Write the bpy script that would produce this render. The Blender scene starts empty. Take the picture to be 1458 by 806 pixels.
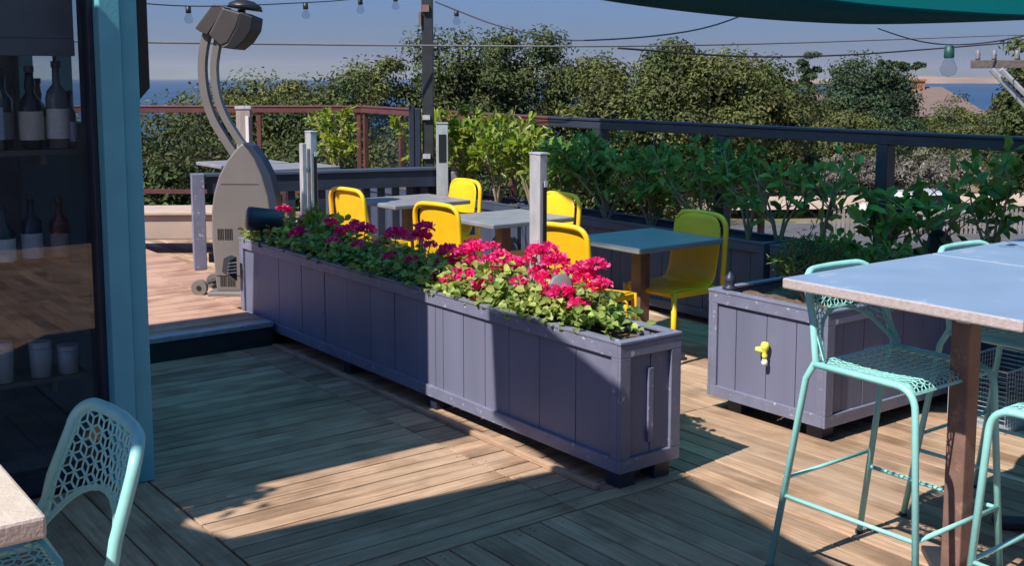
import bpy, bmesh, math, random
import numpy as np
from mathutils import Vector, Matrix
random.seed(7)
rng = np.random.default_rng(7)
C = bpy.context.scene.collection
R = math.radians

# ------------------------------------------------------------------ camera
TH = R(37.0)                       # the deck's own axes: u (board direction) and v
Ux, Uy = math.cos(TH), math.sin(TH)
def XY(u, v): return (u*Ux - v*Uy, u*Uy + v*Ux)
cam_d = bpy.data.cameras.new('camera'); cam = bpy.data.objects.new('camera', cam_d); C.objects.link(cam)
cam.location = (0, 0, 1.7); cam.rotation_euler = (R(90 - 6.78), 0, 0)
cam_d.sensor_fit = 'HORIZONTAL'; cam_d.sensor_width = 36; cam_d.lens = 36*1590/1458
cam_d.shift_y = -103/1458; cam_d.clip_start = 0.05; cam_d.clip_end = 60000
bpy.context.scene.camera = cam
# ------------------------------------------------------------------ light
HAZE = 4e-5
SUN_EL, SUN_AZ = R(50), R(7)      # azimuth: seven degrees off the -u axis
W = bpy.data.worlds.new("World"); bpy.context.scene.world = W; W.use_nodes = True
nt = W.node_tree; bg = nt.nodes['Background']
sky = nt.nodes.new('ShaderNodeTexSky'); sky.sky_type = 'NISHITA'; sky.sun_disc = False
sd = Vector((-(math.cos(SUN_AZ)*Ux - math.sin(SUN_AZ)*Uy), -(math.cos(SUN_AZ)*Uy + math.sin(SUN_AZ)*Ux), 0))
sunv = Vector((sd.x*math.cos(SUN_EL), sd.y*math.cos(SUN_EL), math.sin(SUN_EL)))
sky.sun_elevation = SUN_EL; sky.sun_rotation = math.atan2(sd.x, sd.y); sky.altitude = 10
sky.air_density = 1.0; sky.dust_density = 1.6; sky.ozone_density = 2.5
tint = nt.nodes.new('ShaderNodeMix'); tint.data_type = 'RGBA'; tint.blend_type = 'MULTIPLY'; tint.inputs[0].default_value = 1; tint.inputs[7].default_value = (.38, .62, 1.2, 1)
nt.links.new(sky.outputs[0], tint.inputs[6]); nt.links.new(tint.outputs[2], bg.inputs[0]); bg.inputs[1].default_value = 0.064
ld = bpy.data.lights.new('sun', 'SUN'); ld.energy = 4.9; ld.angle = R(0.53); ld.color = (1, .91, .78)
lo = bpy.data.objects.new('sun', ld); C.objects.link(lo)
lo.rotation_euler = sunv.to_track_quat('Z', 'Y').to_euler(); lo.location = (-20, -20, 30)
vs = bpy.context.scene.view_settings
vs.view_transform = 'Standard'; vs.look = 'None'; vs.gamma = 1; vs.exposure = 0.5
cy = bpy.context.scene.cycles
cy.max_bounces = 8; cy.transparent_max_bounces = 24; cy.caustics_reflective = False; cy.caustics_refractive = False
cy.use_denoising = True; cy.sample_clamp_indirect = 6

# ------------------------------------------------------------------ materials
def nodes(m):
    m.use_nodes = True; t = m.node_tree; return t, t.nodes['Principled BSDF'], t.nodes, t.links
def M(name, col, rough=.6, metal=0, var=.12, scale=6, bump=0, bscale=60, wear=None, wlim=.66, wscale=14, spec=.5, coat=0, stretch=None, island=0):
    m = bpy.data.materials.new(name); t, b, N, L = nodes(m)
    b.inputs['Roughness'].default_value = rough; b.inputs['Metallic'].default_value = metal
    b.inputs['Specular IOR Level'].default_value = spec; b.inputs['Coat Weight'].default_value = coat
    tc = N.new('ShaderNodeTexCoord'); src = tc.outputs['Object']
    if stretch:
        mp = N.new('ShaderNodeMapping'); mp.inputs['Scale'].default_value = stretch; L.new(src, mp.inputs[0]); src = mp.outputs[0]
    n = N.new('ShaderNodeTexNoise'); n.inputs['Scale'].default_value = scale; n.inputs['Detail'].default_value = 5; L.new(src, n.inputs[0])
    r = N.new('ShaderNodeValToRGB'); e = r.color_ramp.elements
    e[0].position = .3; e[1].position = .72
    e[0].color = [max(0, c*(1-var)) for c in col] + [1]; e[1].color = [min(1, c*(1+var)) for c in col] + [1]
    L.new(n.outputs[0], r.inputs[0]); out = r.outputs[0]
    if island:
        g = N.new('ShaderNodeNewGeometry'); hs = N.new('ShaderNodeHueSaturation')
        mr = N.new('ShaderNodeMapRange'); mr.inputs[3].default_value = 1-island; mr.inputs[4].default_value = 1+island
        L.new(g.outputs['Random Per Island'], mr.inputs[0]); L.new(mr.outputs[0], hs.inputs['Value']); L.new(out, hs.inputs['Color']); out = hs.outputs[0]
    if wear:
        n2 = N.new('ShaderNodeTexNoise'); n2.inputs['Scale'].default_value = wscale; n2.inputs['Detail'].default_value = 8; n2.inputs['Roughness'].default_value = .7; L.new(src, n2.inputs[0])
        r2 = N.new('ShaderNodeValToRGB'); r2.color_ramp.elements[0].position = wlim; r2.color_ramp.elements[1].position = wlim+.05; L.new(n2.outputs[0], r2.inputs[0])
        mx = N.new('ShaderNodeMix'); mx.data_type = 'RGBA'; L.new(r2.outputs[0], mx.inputs[0]); L.new(out, mx.inputs[6]); mx.inputs[7].default_value = (*wear, 1); out = mx.outputs[2]
    L.new(out, b.inputs['Base Color'])
    if bump:
        n3 = N.new('ShaderNodeTexNoise'); n3.inputs['Scale'].default_value = bscale; n3.inputs['Detail'].default_value = 6; L.new(src, n3.inputs[0])
        bp = N.new('ShaderNodeBump'); bp.inputs['Strength'].default_value = bump; bp.inputs['Distance'].default_value = .01; L.new(n3.outputs[0], bp.inputs['Height']); L.new(bp.outputs[0], b.inputs['Normal'])
    return m
def wood(name, dark, light, along='x', rough=.75, island=.22, patch=(.6, .5, .42), pa=.35):
    """weathered boards; the grain runs along the object's x or y, every board its own tone"""
    m = bpy.data.materials.new(name); t, b, N, L = nodes(m); b.inputs['Roughness'].default_value = rough
    b.inputs['Specular IOR Level'].default_value = .3
    tc = N.new('ShaderNodeTexCoord'); g = N.new('ShaderNodeNewGeometry')
    add = N.new('ShaderNodeVectorMath'); add.operation = 'ADD'
    sc = N.new('ShaderNodeVectorMath'); sc.operation = 'SCALE'; sc.inputs[0].default_value = (37, 51, 13); L.new(g.outputs['Random Per Island'], sc.inputs['Scale'])
    L.new(tc.outputs['Object'], add.inputs[0]); L.new(sc.outputs[0], add.inputs[1])
    mp = N.new('ShaderNodeMapping'); mp.inputs['Scale'].default_value = (1.3, 26, 8) if along == 'x' else (26, 1.3, 8); L.new(add.outputs[0], mp.inputs[0])
    n = N.new('ShaderNodeTexNoise'); n.inputs['Scale'].default_value = 2.2; n.inputs['Detail'].default_value = 9; n.inputs['Roughness'].default_value = .65; L.new(mp.outputs[0], n.inputs[0])
    r = N.new('ShaderNodeValToRGB'); e = r.color_ramp.elements; e[0].position = .3; e[1].position = .68; e[0].color = (*dark, 1); e[1].color = (*light, 1); L.new(n.outputs[0], r.inputs[0])
    mp2 = N.new('ShaderNodeMapping'); mp2.inputs['Scale'].default_value = (1, 2.2, 1) if along == 'x' else (2.2, 1, 1); L.new(tc.outputs['Object'], mp2.inputs[0])
    n2 = N.new('ShaderNodeTexNoise'); n2.inputs['Scale'].default_value = 1.7; n2.inputs['Detail'].default_value = 7; n2.inputs['Roughness'].default_value = .62; L.new(mp2.outputs[0], n2.inputs[0])
    r2 = N.new('ShaderNodeValToRGB'); r2.color_ramp.elements[0].position = .46; r2.color_ramp.elements[1].position = .72; r2.color_ramp.elements[1].color = (pa, pa, pa, 1); L.new(n2.outputs[0], r2.inputs[0])
    mx = N.new('ShaderNodeMix'); mx.data_type = 'RGBA'; L.new(r2.outputs[0], mx.inputs[0]); L.new(r.outputs[0], mx.inputs[6]); mx.inputs[7].default_value = (*patch, 1)
    n4 = N.new('ShaderNodeTexNoise'); n4.inputs['Scale'].default_value = 3.1; n4.inputs['Detail'].default_value = 6; L.new(add.outputs[0], n4.inputs[0])
    r4 = N.new('ShaderNodeValToRGB'); r4.color_ramp.elements[0].position = .36; r4.color_ramp.elements[0].color = (.55, .5, .46, 1); r4.color_ramp.elements[1].position = .52; L.new(n4.outputs[0], r4.inputs[0])
    ml = N.new('ShaderNodeMix'); ml.data_type = 'RGBA'; ml.blend_type = 'MULTIPLY'; ml.inputs[0].default_value = .75; L.new(mx.outputs[2], ml.inputs[6]); L.new(r4.outputs[0], ml.inputs[7])
    hs = N.new('ShaderNodeHueSaturation'); mr = N.new('ShaderNodeMapRange'); mr.inputs[3].default_value = 1-island; mr.inputs[4].default_value = 1+island
    L.new(g.outputs['Random Per Island'], mr.inputs[0]); L.new(mr.outputs[0], hs.inputs['Value']); L.new(ml.outputs[2], hs.inputs['Color']); L.new(hs.outputs[0], b.inputs['Base Color'])
    bp = N.new('ShaderNodeBump'); bp.inputs['Strength'].default_value = .5; bp.inputs['Distance'].default_value = .004; L.new(n.outputs[0], bp.inputs['Height']); L.new(bp.outputs[0], b.inputs['Normal'])
    return m
def leafmat(name, c1, c2, rough=.45, trans=.3, tcol=None, hue=.02, vv=.18, vscale=5):
    m = bpy.data.materials.new(name); t, b, N, L = nodes(m); b.inputs['Roughness'].default_value = rough
    g = N.new('ShaderNodeNewGeometry'); r = N.new('ShaderNodeValToRGB'); e = r.color_ramp.elements
    e[0].color = (*c1, 1); e[1].color = (*c2, 1); L.new(g.outputs['Random Per Island'], r.inputs[0])
    tc = N.new('ShaderNodeTexCoord'); n = N.new('ShaderNodeTexNoise'); n.inputs['Scale'].default_value = 1.4; n.inputs['Detail'].default_value = 3; L.new(tc.outputs['Object'], n.inputs[0])
    hs = N.new('ShaderNodeHueSaturation'); mr = N.new('ShaderNodeMapRange'); mr.inputs[1].default_value = .3; mr.inputs[2].default_value = .7; mr.inputs[3].default_value = .5-hue; mr.inputs[4].default_value = .5+hue
    L.new(n.outputs[0], mr.inputs[0]); L.new(mr.outputs[0], hs.inputs['Hue']); L.new(r.outputs[0], hs.inputs['Color']); L.new(hs.outputs[0], b.inputs['Base Color'])
    nv = N.new('ShaderNodeTexNoise'); nv.inputs['Scale'].default_value = vscale; nv.inputs['Detail'].default_value = 2; L.new(tc.outputs['Object'], nv.inputs[0])
    mv = N.new('ShaderNodeMapRange'); mv.inputs[1].default_value = .35; mv.inputs[2].default_value = .65; mv.inputs[3].default_value = 1-vv; mv.inputs[4].default_value = 1+vv; L.new(nv.outputs[0], mv.inputs[0]); L.new(mv.outputs[0], hs.inputs['Value'])
    if trans:
        tr = N.new('ShaderNodeBsdfTranslucent'); ms = N.new('ShaderNodeMixShader'); ms.inputs[0].default_value = trans
        g2 = N.new('ShaderNodeHueSaturation'); g2.inputs['Value'].default_value = 1.6; g2.inputs['Saturation'].default_value = 1.1; L.new(hs.outputs[0], g2.inputs['Color']); L.new(g2.outputs[0], tr.inputs[0])
        L.new(b.outputs[0], ms.inputs[1]); L.new(tr.outputs[0], ms.inputs[2]); L.new(ms.outputs[0], N['Material Output'].inputs[0])
    return m
def glassmat(name, ior=1.45, tint=(.93, .96, .97), rough=0.0, boost=1.0):
    m = bpy.data.materials.new(name); t, b, N, L = nodes(m); N.remove(b)
    tr = N.new('ShaderNodeBsdfTransparent'); tr.inputs[0].default_value = (*tint, 1)
    gl = N.new('ShaderNodeBsdfGlossy'); gl.inputs['Roughness'].default_value = rough
    fr = N.new('ShaderNodeFresnel'); fr.inputs[0].default_value = ior
    g = N.new('ShaderNodeNewGeometry'); mm = N.new('ShaderNodeMath'); mm.operation = 'MULTIPLY_ADD'; mm.inputs[1].default_value = -1; mm.inputs[2].default_value = 1; L.new(g.outputs['Backfacing'], mm.inputs[0])
    mu = N.new('ShaderNodeMath'); mu.operation = 'MULTIPLY'; L.new(fr.outputs[0], mu.inputs[0]); L.new(mm.outputs[0], mu.inputs[1])   # the inner face of a thin pane adds nothing
    ms = N.new('ShaderNodeMixShader'); L.new(mu.outputs[0], ms.inputs[0]); L.new(tr.outputs[0], ms.inputs[1]); L.new(gl.outputs[0], ms.inputs[2])
    L.new(ms.outputs[0], N['Material Output'].inputs[0]); return m

m_board_u = wood('deck_boards_across', (.26, .17, .12), (.50, .34, .235), 'x', patch=(.62, .50, .40))
m_board_v = wood('deck_boards_along', (.26, .17, .12), (.50, .34, .235), 'y', patch=(.62, .50, .40))
m_board_red = wood('deck_boards_red', (.36, .21, .16), (.54, .35, .27), 'x', island=.1, patch=(.6, .4, .3))
m_dark = M('black_gap', (.012, .011, .012), .9, var=.3)
m_navy = M('navy_paint', (.155, .165, .255), .5, var=.14, scale=4, bump=.12, bscale=30, wear=(.34, .34, .42), wlim=.66, wscale=7, stretch=(1, 1, .12))
m_navytrim = M('navy_trim_paint', (.17, .18, .27), .5, var=.12, scale=9, bump=.15, bscale=50, wear=(.5, .5, .54), wlim=.6, wscale=22)
m_navydark = M('dark_navy_paint', (.022, .03, .058), .45, var=.2, scale=8, bump=.1)
m_rail = M('brown_rail_paint', (.12, .045, .042), .42, var=.2, scale=8, bump=.15, wear=(.3, .2, .18), wlim=.7)
m_teal = M('teal_wall_paint', (.15, .50, .62), .5, var=.08, scale=5, bump=.08, wear=(.3, .5, .56), wlim=.74)
m_tealmetal = M('mint_powder_coat', (.28, .64, .64), .38, var=.06, scale=20, bump=.05, wear=(.32, .3, .25), wlim=.72, wscale=26)
m_yellow = M('yellow_plastic', (.88, .52, .012), .4, var=.08, scale=8, bump=.04, wear=(.55, .36, .06), wlim=.74)
m_tabletop = M('grey_slate_laminate', (.235, .24, .27), .42, var=.14, scale=7, bump=.12, bscale=40, wear=(.38, .38, .42), wlim=.66, wscale=6)
m_bartop = M('blue_grey_laminate', (.22, .32, .50), .4, var=.07, scale=5, bump=.08, bscale=60, wear=(.36, .42, .54), wlim=.6, wscale=5)
m_baredge = M('speckled_table_edge', (.42, .37, .38), .6, var=.14, scale=60, bump=.2, bscale=120)
m_concrete = M('pale_concrete_laminate', (.56, .50, .45), .6, var=.1, scale=30, bump=.25, bscale=120)
m_rust = M('brown_table_steel', (.22, .13, .11), .55, metal=.1, var=.25, scale=10, bump=.15, wear=(.36, .20, .15), wlim=.58, wscale=6)
m_darksteel = M('dark_steel', (.05, .052, .06), .45, metal=.4, var=.2, scale=10)
m_galv = M('weathered_aluminium', (.52, .54, .58), .42, metal=.35, var=.2, scale=16, bump=.15, wear=(.72, .72, .74), wlim=.6, wscale=12, stretch=(1, 1, .4))
m_white = M('white_paint', (.75, .75, .74), .5, var=.06)
m_taupe = M('taupe_powder_coat', (.19, .175, .173), .5, metal=.1, var=.07, scale=4, bump=.05)
m_beige = M('beige_parapet', (.42, .33, .28), .7, var=.1, scale=3, bump=.2)
m_soil = M('potting_soil', (.14, .08, .055), .95, var=.5, scale=40, bump=.8, bscale=60, wear=(.5, .42, .34), wlim=.62, wscale=40)
m_wire = M('black_cable', (.03, .03, .035), .6)
m_wirel = M('grey_cable', (.2, .2, .21), .6)
m_canvas = M('green_canvas', (.015, .22, .20), .8, var=.06, scale=30, bump=.1, bscale=200)
m_canvasd = M('shaded_green_canvas', (.004, .055, .06), .85, var=.1, scale=30)  # canvas copy darkened as the canopy's shaded underside
m_pine = M('grey_timber', (.33, .29, .27), .8, var=.25, scale=9, bump=.3, stretch=(1, 1, .15), wear=(.5, .47, .45), wlim=.6)
m_bark = M('tree_bark', (.13, .10, .08), .9, var=.3, scale=10, bump=.6, bscale=20)
m_stem = M('green_stem', (.16, .17, .07), .7, var=.2)
m_twig = M('pale_twig', (.24, .2, .14), .7, var=.2)
m_geran = leafmat('geranium_leaf', (.07, .15, .035), (.40, .47, .12), .5, .3, vv=.35, vscale=14)
m_pink = leafmat('pink_petal', (.72, .006, .14), (1.0, .12, .42), .5, .35, hue=.01)
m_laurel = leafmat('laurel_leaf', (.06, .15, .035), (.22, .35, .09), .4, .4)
m_laurell = leafmat('yellow_green_leaf', (.10, .18, .025), (.30, .36, .05), .35, .4)  # lighter laurel copy with sunlight put into the colour; pale plant shares it
m_conif = leafmat('conifer_needle', (.05, .13, .03), (.10, .20, .05), .6, .2)
m_oak = leafmat('oak_leaf', (.028, .05, .014), (.09, .12, .03), .7, .22, hue=.03, vv=.45, vscale=.8)
m_oaky = leafmat('olive_leaf', (.05, .07, .018), (.14, .155, .04), .7, .22, hue=.035, vv=.45, vscale=.8)
m_cyp = leafmat('cypress_leaf', (.012, .04, .018), (.05, .09, .03), .7, .15, vv=.4, vscale=.7)
m_scrub = leafmat('dry_scrub_leaf', (.13, .14, .10), (.30, .30, .21), .8, .2, hue=.03, vv=.4, vscale=.6)
m_brush = leafmat('brown_brush_leaf', (.12, .11, .10), (.27, .24, .21), .8, .15, hue=.02, vv=.4, vscale=.6)
m_winglass = glassmat('window_glass', 1.9, (.88, .93, .96))
m_railglass = glassmat('clear_glass', 1.3, (.93, .95, .95))
m_bulb = glassmat('bulb_glass', 1.5, (.85, .88, .9))
m_inside = M('dark_interior', (.16, .19, .23), .8, var=.3)
m_roofshingle = M('brown_shingle', (.16, .12, .11), .9, var=.25, scale=12, bump=.4)
m_brick = M('orange_brick', (.36, .17, .10), .9, var=.2, scale=8)
m_stucco = M('grey_blue_siding', (.13, .16, .2), .8)
m_gray = M('grey_disc_paint', (.17, .17, .2), .55, var=.1)
m_black = M('black_plastic', (.015, .017, .022), .45)

# ------------------------------------------------------------------ mesh helpers
def obj(name, bm, mat, parent=None, smooth=False, bevel=0, loc=None, rz=None, auto=False):
    me = bpy.data.meshes.new(name); bm.normal_update(); bm.to_mesh(me); bm.free()
    for mt in (mat if isinstance(mat, (list, tuple)) else [mat]): me.materials.append(mt)
    if smooth: me.polygons.foreach_set('use_smooth', [True]*len(me.polygons))
    o = bpy.data.objects.new(name, me); C.objects.link(o)
    if parent: o.parent = parent
    if loc: o.location = loc
    if rz is not None: o.rotation_euler[2] = rz
    if bevel:
        bv = o.modifiers.new('bevel', 'BEVEL'); bv.width = bevel; bv.segments = 2; bv.limit_method = 'ANGLE'; bv.angle_limit = R(40)
    return o
def tag(o, label=None, cat=None, group=None, kind=None):
    if label: o['label'] = label
    if cat: o['category'] = cat
    if group: o['group'] = group
    if kind: o['kind'] = kind
    return o
def empty(name, loc, rz=0, label=None, cat=None, group=None):
    o = bpy.data.objects.new(name, None); C.objects.link(o); o.location = loc; o.rotation_euler = (0, 0, rz); o.empty_display_size = .1
    return tag(o, label, cat, group)
def E(name, u, v, z, label, cat, group=None, rot=0):
    x, y = XY(u, v); return empty(name, (x, y, z), TH+rot, label, cat, group)
def B(): return bmesh.new()
def box(bm, c, s, rot=None, mi=0):
    m = Matrix.Translation(c)
    if rot is not None: m = m @ rot
    m = m @ Matrix.Diagonal((s[0], s[1], s[2], 1))
    r = bmesh.ops.create_cube(bm, size=1, matrix=m)
    if mi:
        for f in {f for v in r['verts'] for f in v.link_faces}: f.material_index = mi
    return bm
def bx(bm, x0, x1, y0, y1, z0, z1, mi=0): return box(bm, ((x0+x1)/2, (y0+y1)/2, (z0+z1)/2), (x1-x0, y1-y0, z1-z0), None, mi)
def tube(bm, pts, r, n=8, closed=False, flat=1.0):
    pts = [Vector(p) for p in pts]; N_ = len(pts); rs = r if isinstance(r, (list, tuple)) else [r]*N_
    rings = []; prev = None
    for i, p in enumerate(pts):
        a = pts[(i-1) % N_] if (closed or i > 0) else p; b = pts[(i+1) % N_] if (closed or i < N_-1) else p
        t = (b-a).normalized()
        if prev is None:
            x = t.cross(Vector((0, 0, 1)))
            if x.length < .1: x = t.cross(Vector((1, 0, 0)))
        else: x = prev - t*prev.dot(t)
        x.normalize(); prev = x; y = t.cross(x)
        rings.append([bm.verts.new(p + x*math.cos(2*math.pi*k/n)*rs[i] + y*math.sin(2*math.pi*k/n)*rs[i]*flat) for k in range(n)])
    for i in range(N_ if closed else N_-1):
        A, Bq = rings[i], rings[(i+1) % N_]
        for k in range(n): bm.faces.new((A[k], A[(k+1) % n], Bq[(k+1) % n], Bq[k]))
    if not closed: bm.faces.new(rings[0][::-1]); bm.faces.new(rings[-1])
    return bm
def lathe(bm, prof, n=20, c=(0, 0, 0), mi=0):
    rings = []
    for (r, z) in prof:
        if r < 1e-6: rings.append([bm.verts.new((c[0], c[1], c[2]+z))])
        else: rings.append([bm.verts.new((c[0]+r*math.cos(2*math.pi*k/n), c[1]+r*math.sin(2*math.pi*k/n), c[2]+z)) for k in range(n)])
    for A, Bq in zip(rings, rings[1:]):
        for k in range(n):
            q = [A[k % len(A)], A[(k+1) % len(A)], Bq[(k+1) % len(Bq)], Bq[k % len(Bq)]]
            q = list(dict.fromkeys(q))
            if len(q) > 2:
                f = bm.faces.new(q); f.material_index = mi
    return bm
def fillet(pts, r, n=5):
    """round the corners of a polyline"""
    pts = [Vector(p) for p in pts]; out = [pts[0]]
    for a, b, c in zip(pts, pts[1:], pts[2:]):
        d1 = (a-b); d2 = (c-b); k = min(r, d1.length*.45, d2.length*.45); p1 = b + d1.normalized()*k; p2 = b + d2.normalized()*k
        for i in range(n+1):
            t = i/n; out.append(p1*(1-t)**2 + b*2*t*(1-t) + p2*t*t)
    return out + [pts[-1]]
def prism(bm, poly, y0, y1, mi=0):
    """polygon in x,z extruded along y"""
    a = [bm.verts.new((p[0], y0, p[1])) for p in poly]; b = [bm.verts.new((p[0], y1, p[1])) for p in poly]; n = len(poly)
    fs = [bm.faces.new(a), bm.faces.new(b[::-1])] + [bm.faces.new((a[i], b[i], b[(i+1) % n], a[(i+1) % n])) for i in range(n)]
    for f in fs: f.material_index = mi
    return bm
def leaves(name, pos, dirs, nor, ln, wd, mat, parent=None, fold=.25, extra=None):
    """many small folded leaves as ONE mesh; pos, dirs, nor are (n,3), ln and wd are (n,)"""
    n = len(pos); d = dirs/np.linalg.norm(dirs, axis=1, keepdims=True)
    s = np.cross(d, nor); s /= (np.linalg.norm(s, axis=1, keepdims=True)+1e-9); nn = np.cross(s, d)
    ln = ln[:, None]; wd = wd[:, None]
    P0 = pos; T = pos + d*ln - nn*ln*.15
    def q(t, sg): return pos + d*ln*t + s*wd*.5*sg + nn*wd*fold
    V = np.stack([P0, q(.35, 1), q(.75, .75), T, q(.75, -.75), q(.35, -1)], 1).reshape(-1, 3)
    base = (np.arange(n)*6)[:, None]
    F = np.concatenate([base+np.array([0, 1, 2, 3]), base+np.array([0, 3, 4, 5])], 1).reshape(-1)
    me = bpy.data.meshes.new(name); me.vertices.add(len(V)); me.vertices.foreach_set('co', V.astype(np.float32).ravel())
    me.loops.add(len(F)); me.loops.foreach_set('vertex_index', F.astype(np.int32)); me.polygons.add(n*2)
    me.polygons.foreach_set('loop_start', np.arange(0, n*8, 4, dtype=np.int32)); me.update(calc_edges=True); me.validate()
    me.materials.append(mat)
    o = bpy.data.objects.new(name, me); C.objects.link(o)
    if parent: o.parent = parent
    return o
def rnd(n): 
    a = rng.normal(size=(n, 3)); return a/np.linalg.norm(a, axis=1, keepdims=True)
def children(o): return list(o.children)
def copy_tree(o, parent=None):
    kids = children(o); c = o.copy(); C.objects.link(c)
    if parent: c.parent = parent
    for k in kids: copy_tree(k, c)
    return c
def place(o, u, v, z, rot, label, group=None):
    x, y = XY(u, v); o.location = (x, y, z); o.rotation_euler = (0, 0, TH+rot); o['label'] = label
    if group: o['group'] = group
    return o
def struct(name, bm, mat, **k):
    o = obj(name, bm, mat, **k); o['kind'] = 'structure'; return o

# ================================================================== SETTING
# ---- terrain, sea, far land
bm = B()
xs = [-9000, -2000, -400, -120, -60, -30, -12, 0, 12, 30, 60, 120, 400, 2000, 9000]
ys = [-200, -20, 0, 8, 16, 24, 32, 40, 50, 60, 75, 90, 110, 140, 190, 300, 900, 30000]
def tz(x, y):
    z = -4.5 if y > 0 else -4.2
    if y > 95: z = -4.5 - (y-95)*.25
    if x < -10: z -= min(12, (-x-10)*.12)
    return max(z, -34) + (.35*math.sin(x*.35+y*.21) if 8 < y < 95 and abs(x) < 60 else 0)*.6
gv = [[bm.verts.new((x, y, tz(x, y))) for x in xs] for y in ys]
for j in range(len(ys)-1):
    for i in range(len(xs)-1): bm.faces.new((gv[j][i], gv[j][i+1], gv[j+1][i+1], gv[j+1][i]))
m_ground = M('dry_ground', (.20, .17, .11), .95, var=.4, scale=.35, bump=.4, bscale=3, wear=(.12, .14, .06), wlim=.5, wscale=.25)
struct('ground', bm, m_ground, smooth=True)
bm = B(); gp = [(-9, 44), (9, 43), (24, 44.5), (60, 50), (60, 43), (24, 37.5), (8, 36.5), (-9, 37)]
bm.faces.new([bm.verts.new((x, y, -3.95)) for x, y in gp][::-1]); bm.normal_update()
struct('road', bm, M('grey_asphalt', (.11, .11, .13), .9, var=.25, scale=1.5))
bm = B(); gp = [(-12, 49), (10, 47.5), (30, 50), (70, 58), (70, 64), (30, 55.5), (12, 53), (-12, 55)]
bm.faces.new([bm.verts.new((x, y, -3.92)) for x, y in gp]); struct('path', bm, M('sandy_path', (.55, .42, .33), .95, var=.2, scale=.8))
bm = B(); bm.faces.new([bm.verts.new(p) for p in ((-45000, 120, -22), (45000, 120, -22), (45000, 45000, -22), (-45000, 45000, -22))])
m_sea = M('sea_water', (.012, .055, .11), .32, var=.35, scale=.006, stretch=(.25, 1, 1), bump=.5, bscale=.2)
struct('sea', bm, m_sea)
def ridge(name, d, x0, x1, h, n, base, mat, seed):
    r = random.Random(seed); bm = B(); rows = []
    for i in range(n+1):
        x = x0+(x1-x0)*i/n; e = min(1, i/n*6, (1-i/n)*6)**.6
        hh = base + h*e*(.72+.28*math.sin(i*.9+seed)*math.cos(i*.37)+.12*r.random())
        rows.append([bm.verts.new((x, d, -23)), bm.verts.new((x, d+d*.02, base+(hh-base)*.55)), bm.verts.new((x, d+d*.06, hh)), bm.verts.new((x, d+d*.12, -23))])
    for A, Bq in zip(rows, rows[1:]):
        for k in range(3): bm.faces.new((A[k], Bq[k], Bq[k+1], A[k+1]))
    return struct(name, bm, mat, smooth=True)
m_farland = M('sandy_bluff', (.30, .20, .15), .95, var=.3, scale=.004)
m_mount = M('far_mountain_scrub', (.10, .13, .12), .95, var=.2, scale=.001)
ridge('coast_bluff', 5200, 1000, 5200, 34, 40, -20, m_farland, 3)
ridge('hills', 26000, -14500, 13000, 460, 60, -22, m_mount, 5)

# ---- the deck
GAP = .0065
def boards(bm, a0, a1, b0, b1, pitch, along, cuts=(), z1=0.0, th=.03, jit=.0015):
    """boards running along u or v over the rectangle a (u) x b (v), each board an island"""
    lo_, hi_ = (b0, b1) if along == 'u' else (a0, a1); s0, s1 = (a0, a1) if along == 'u' else (b0, b1)
    n = max(1, round((hi_-lo_)/pitch)); p = (hi_-lo_)/n
    for i in range(n):
        q0 = lo_+i*p+GAP/2; q1 = lo_+(i+1)*p-GAP/2
        cs = [s0]+[c for c in cuts if s0 < c < s1]+[s1]
        for c0, c1 in zip(cs, cs[1:]):
            z = z1 + random.uniform(-jit, jit)
            if along == 'u': bx(bm, c0+.002, c1-.002, q0, q1, z-th, z)
            else: bx(bm, q0, q1, c0+.002, c1-.002, z-th, z)
bm = B()
boards(bm, 1.52, 3.41, 3.24, 6.52, .094, 'u', cuts=(2.77,))
boards(bm, -5, 1.3, 6.0, 6.5, .126, 'u')
struct('deck_floor', bm, m_board_u, rz=TH, bevel=.003)
bm = B()
boards(bm, 1.0, 1.515, -6.5, 4.66, .14, 'v', cuts=(-3.1, .4, 3.3))
boards(bm, -7, 1.0, -6.5, 4.66, .14, 'v', cuts=(-3.1, .4, 3.0))
boards(bm, 1.52, 3.41, -6.5, 3.235, .105, 'v', cuts=(-3.1, .4))
boards(bm, 3.415, 6.95, -6.5, 13.0, .105, 'v', cuts=(-3.1, .4, 3.9, 7.3))
struct('deck_floor', bm, m_board_v, rz=TH, bevel=.003)
bm = B()
boards(bm, -3.5, 3.0, 6.56, 15.0, .13, 'u', cuts=(.4, 2.0), z1=.147)
boards(bm, 3.0, 3.41, 7.1, 15.0, .13, 'u', z1=.147)
struct('upper_deck', bm, m_board_red, rz=TH, bevel=.003)
bm = B()                                    # joists, step riser and the body of the platform
bx(bm, -7, 6.4, -6.5, 11.9, -.5, -.034)
bx(bm, -3.5, 3.41, 6.60, 15.0, -.4, .115)
bx(bm, -6.5, 6.0, -6, 11, -6, -.5)
struct('deck_base', bm, M('dark_framing', (.03, .027, .025), .9, var=.3), rz=TH)
bm = B(); bx(bm, 1.56, 3.0, 6.528, 6.556, -.03, .113); struct('step_riser', bm, M('navy_riser', (.02, .028, .04), .7), rz=TH)
bm = B(); bx(bm, 1.54, 3.0, 6.515, 6.60, .118, .151); struct('step_nosing', bm, M('worn_nosing', (.36, .36, .44), .5, var=.2, scale=20), rz=TH, bevel=.004)
bm = B(); bx(bm, 2.955, 2.985, 3.35, 6.45, .001, .024); struct('deck_batten', bm, m_board_v, rz=TH, bevel=.003)
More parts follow.
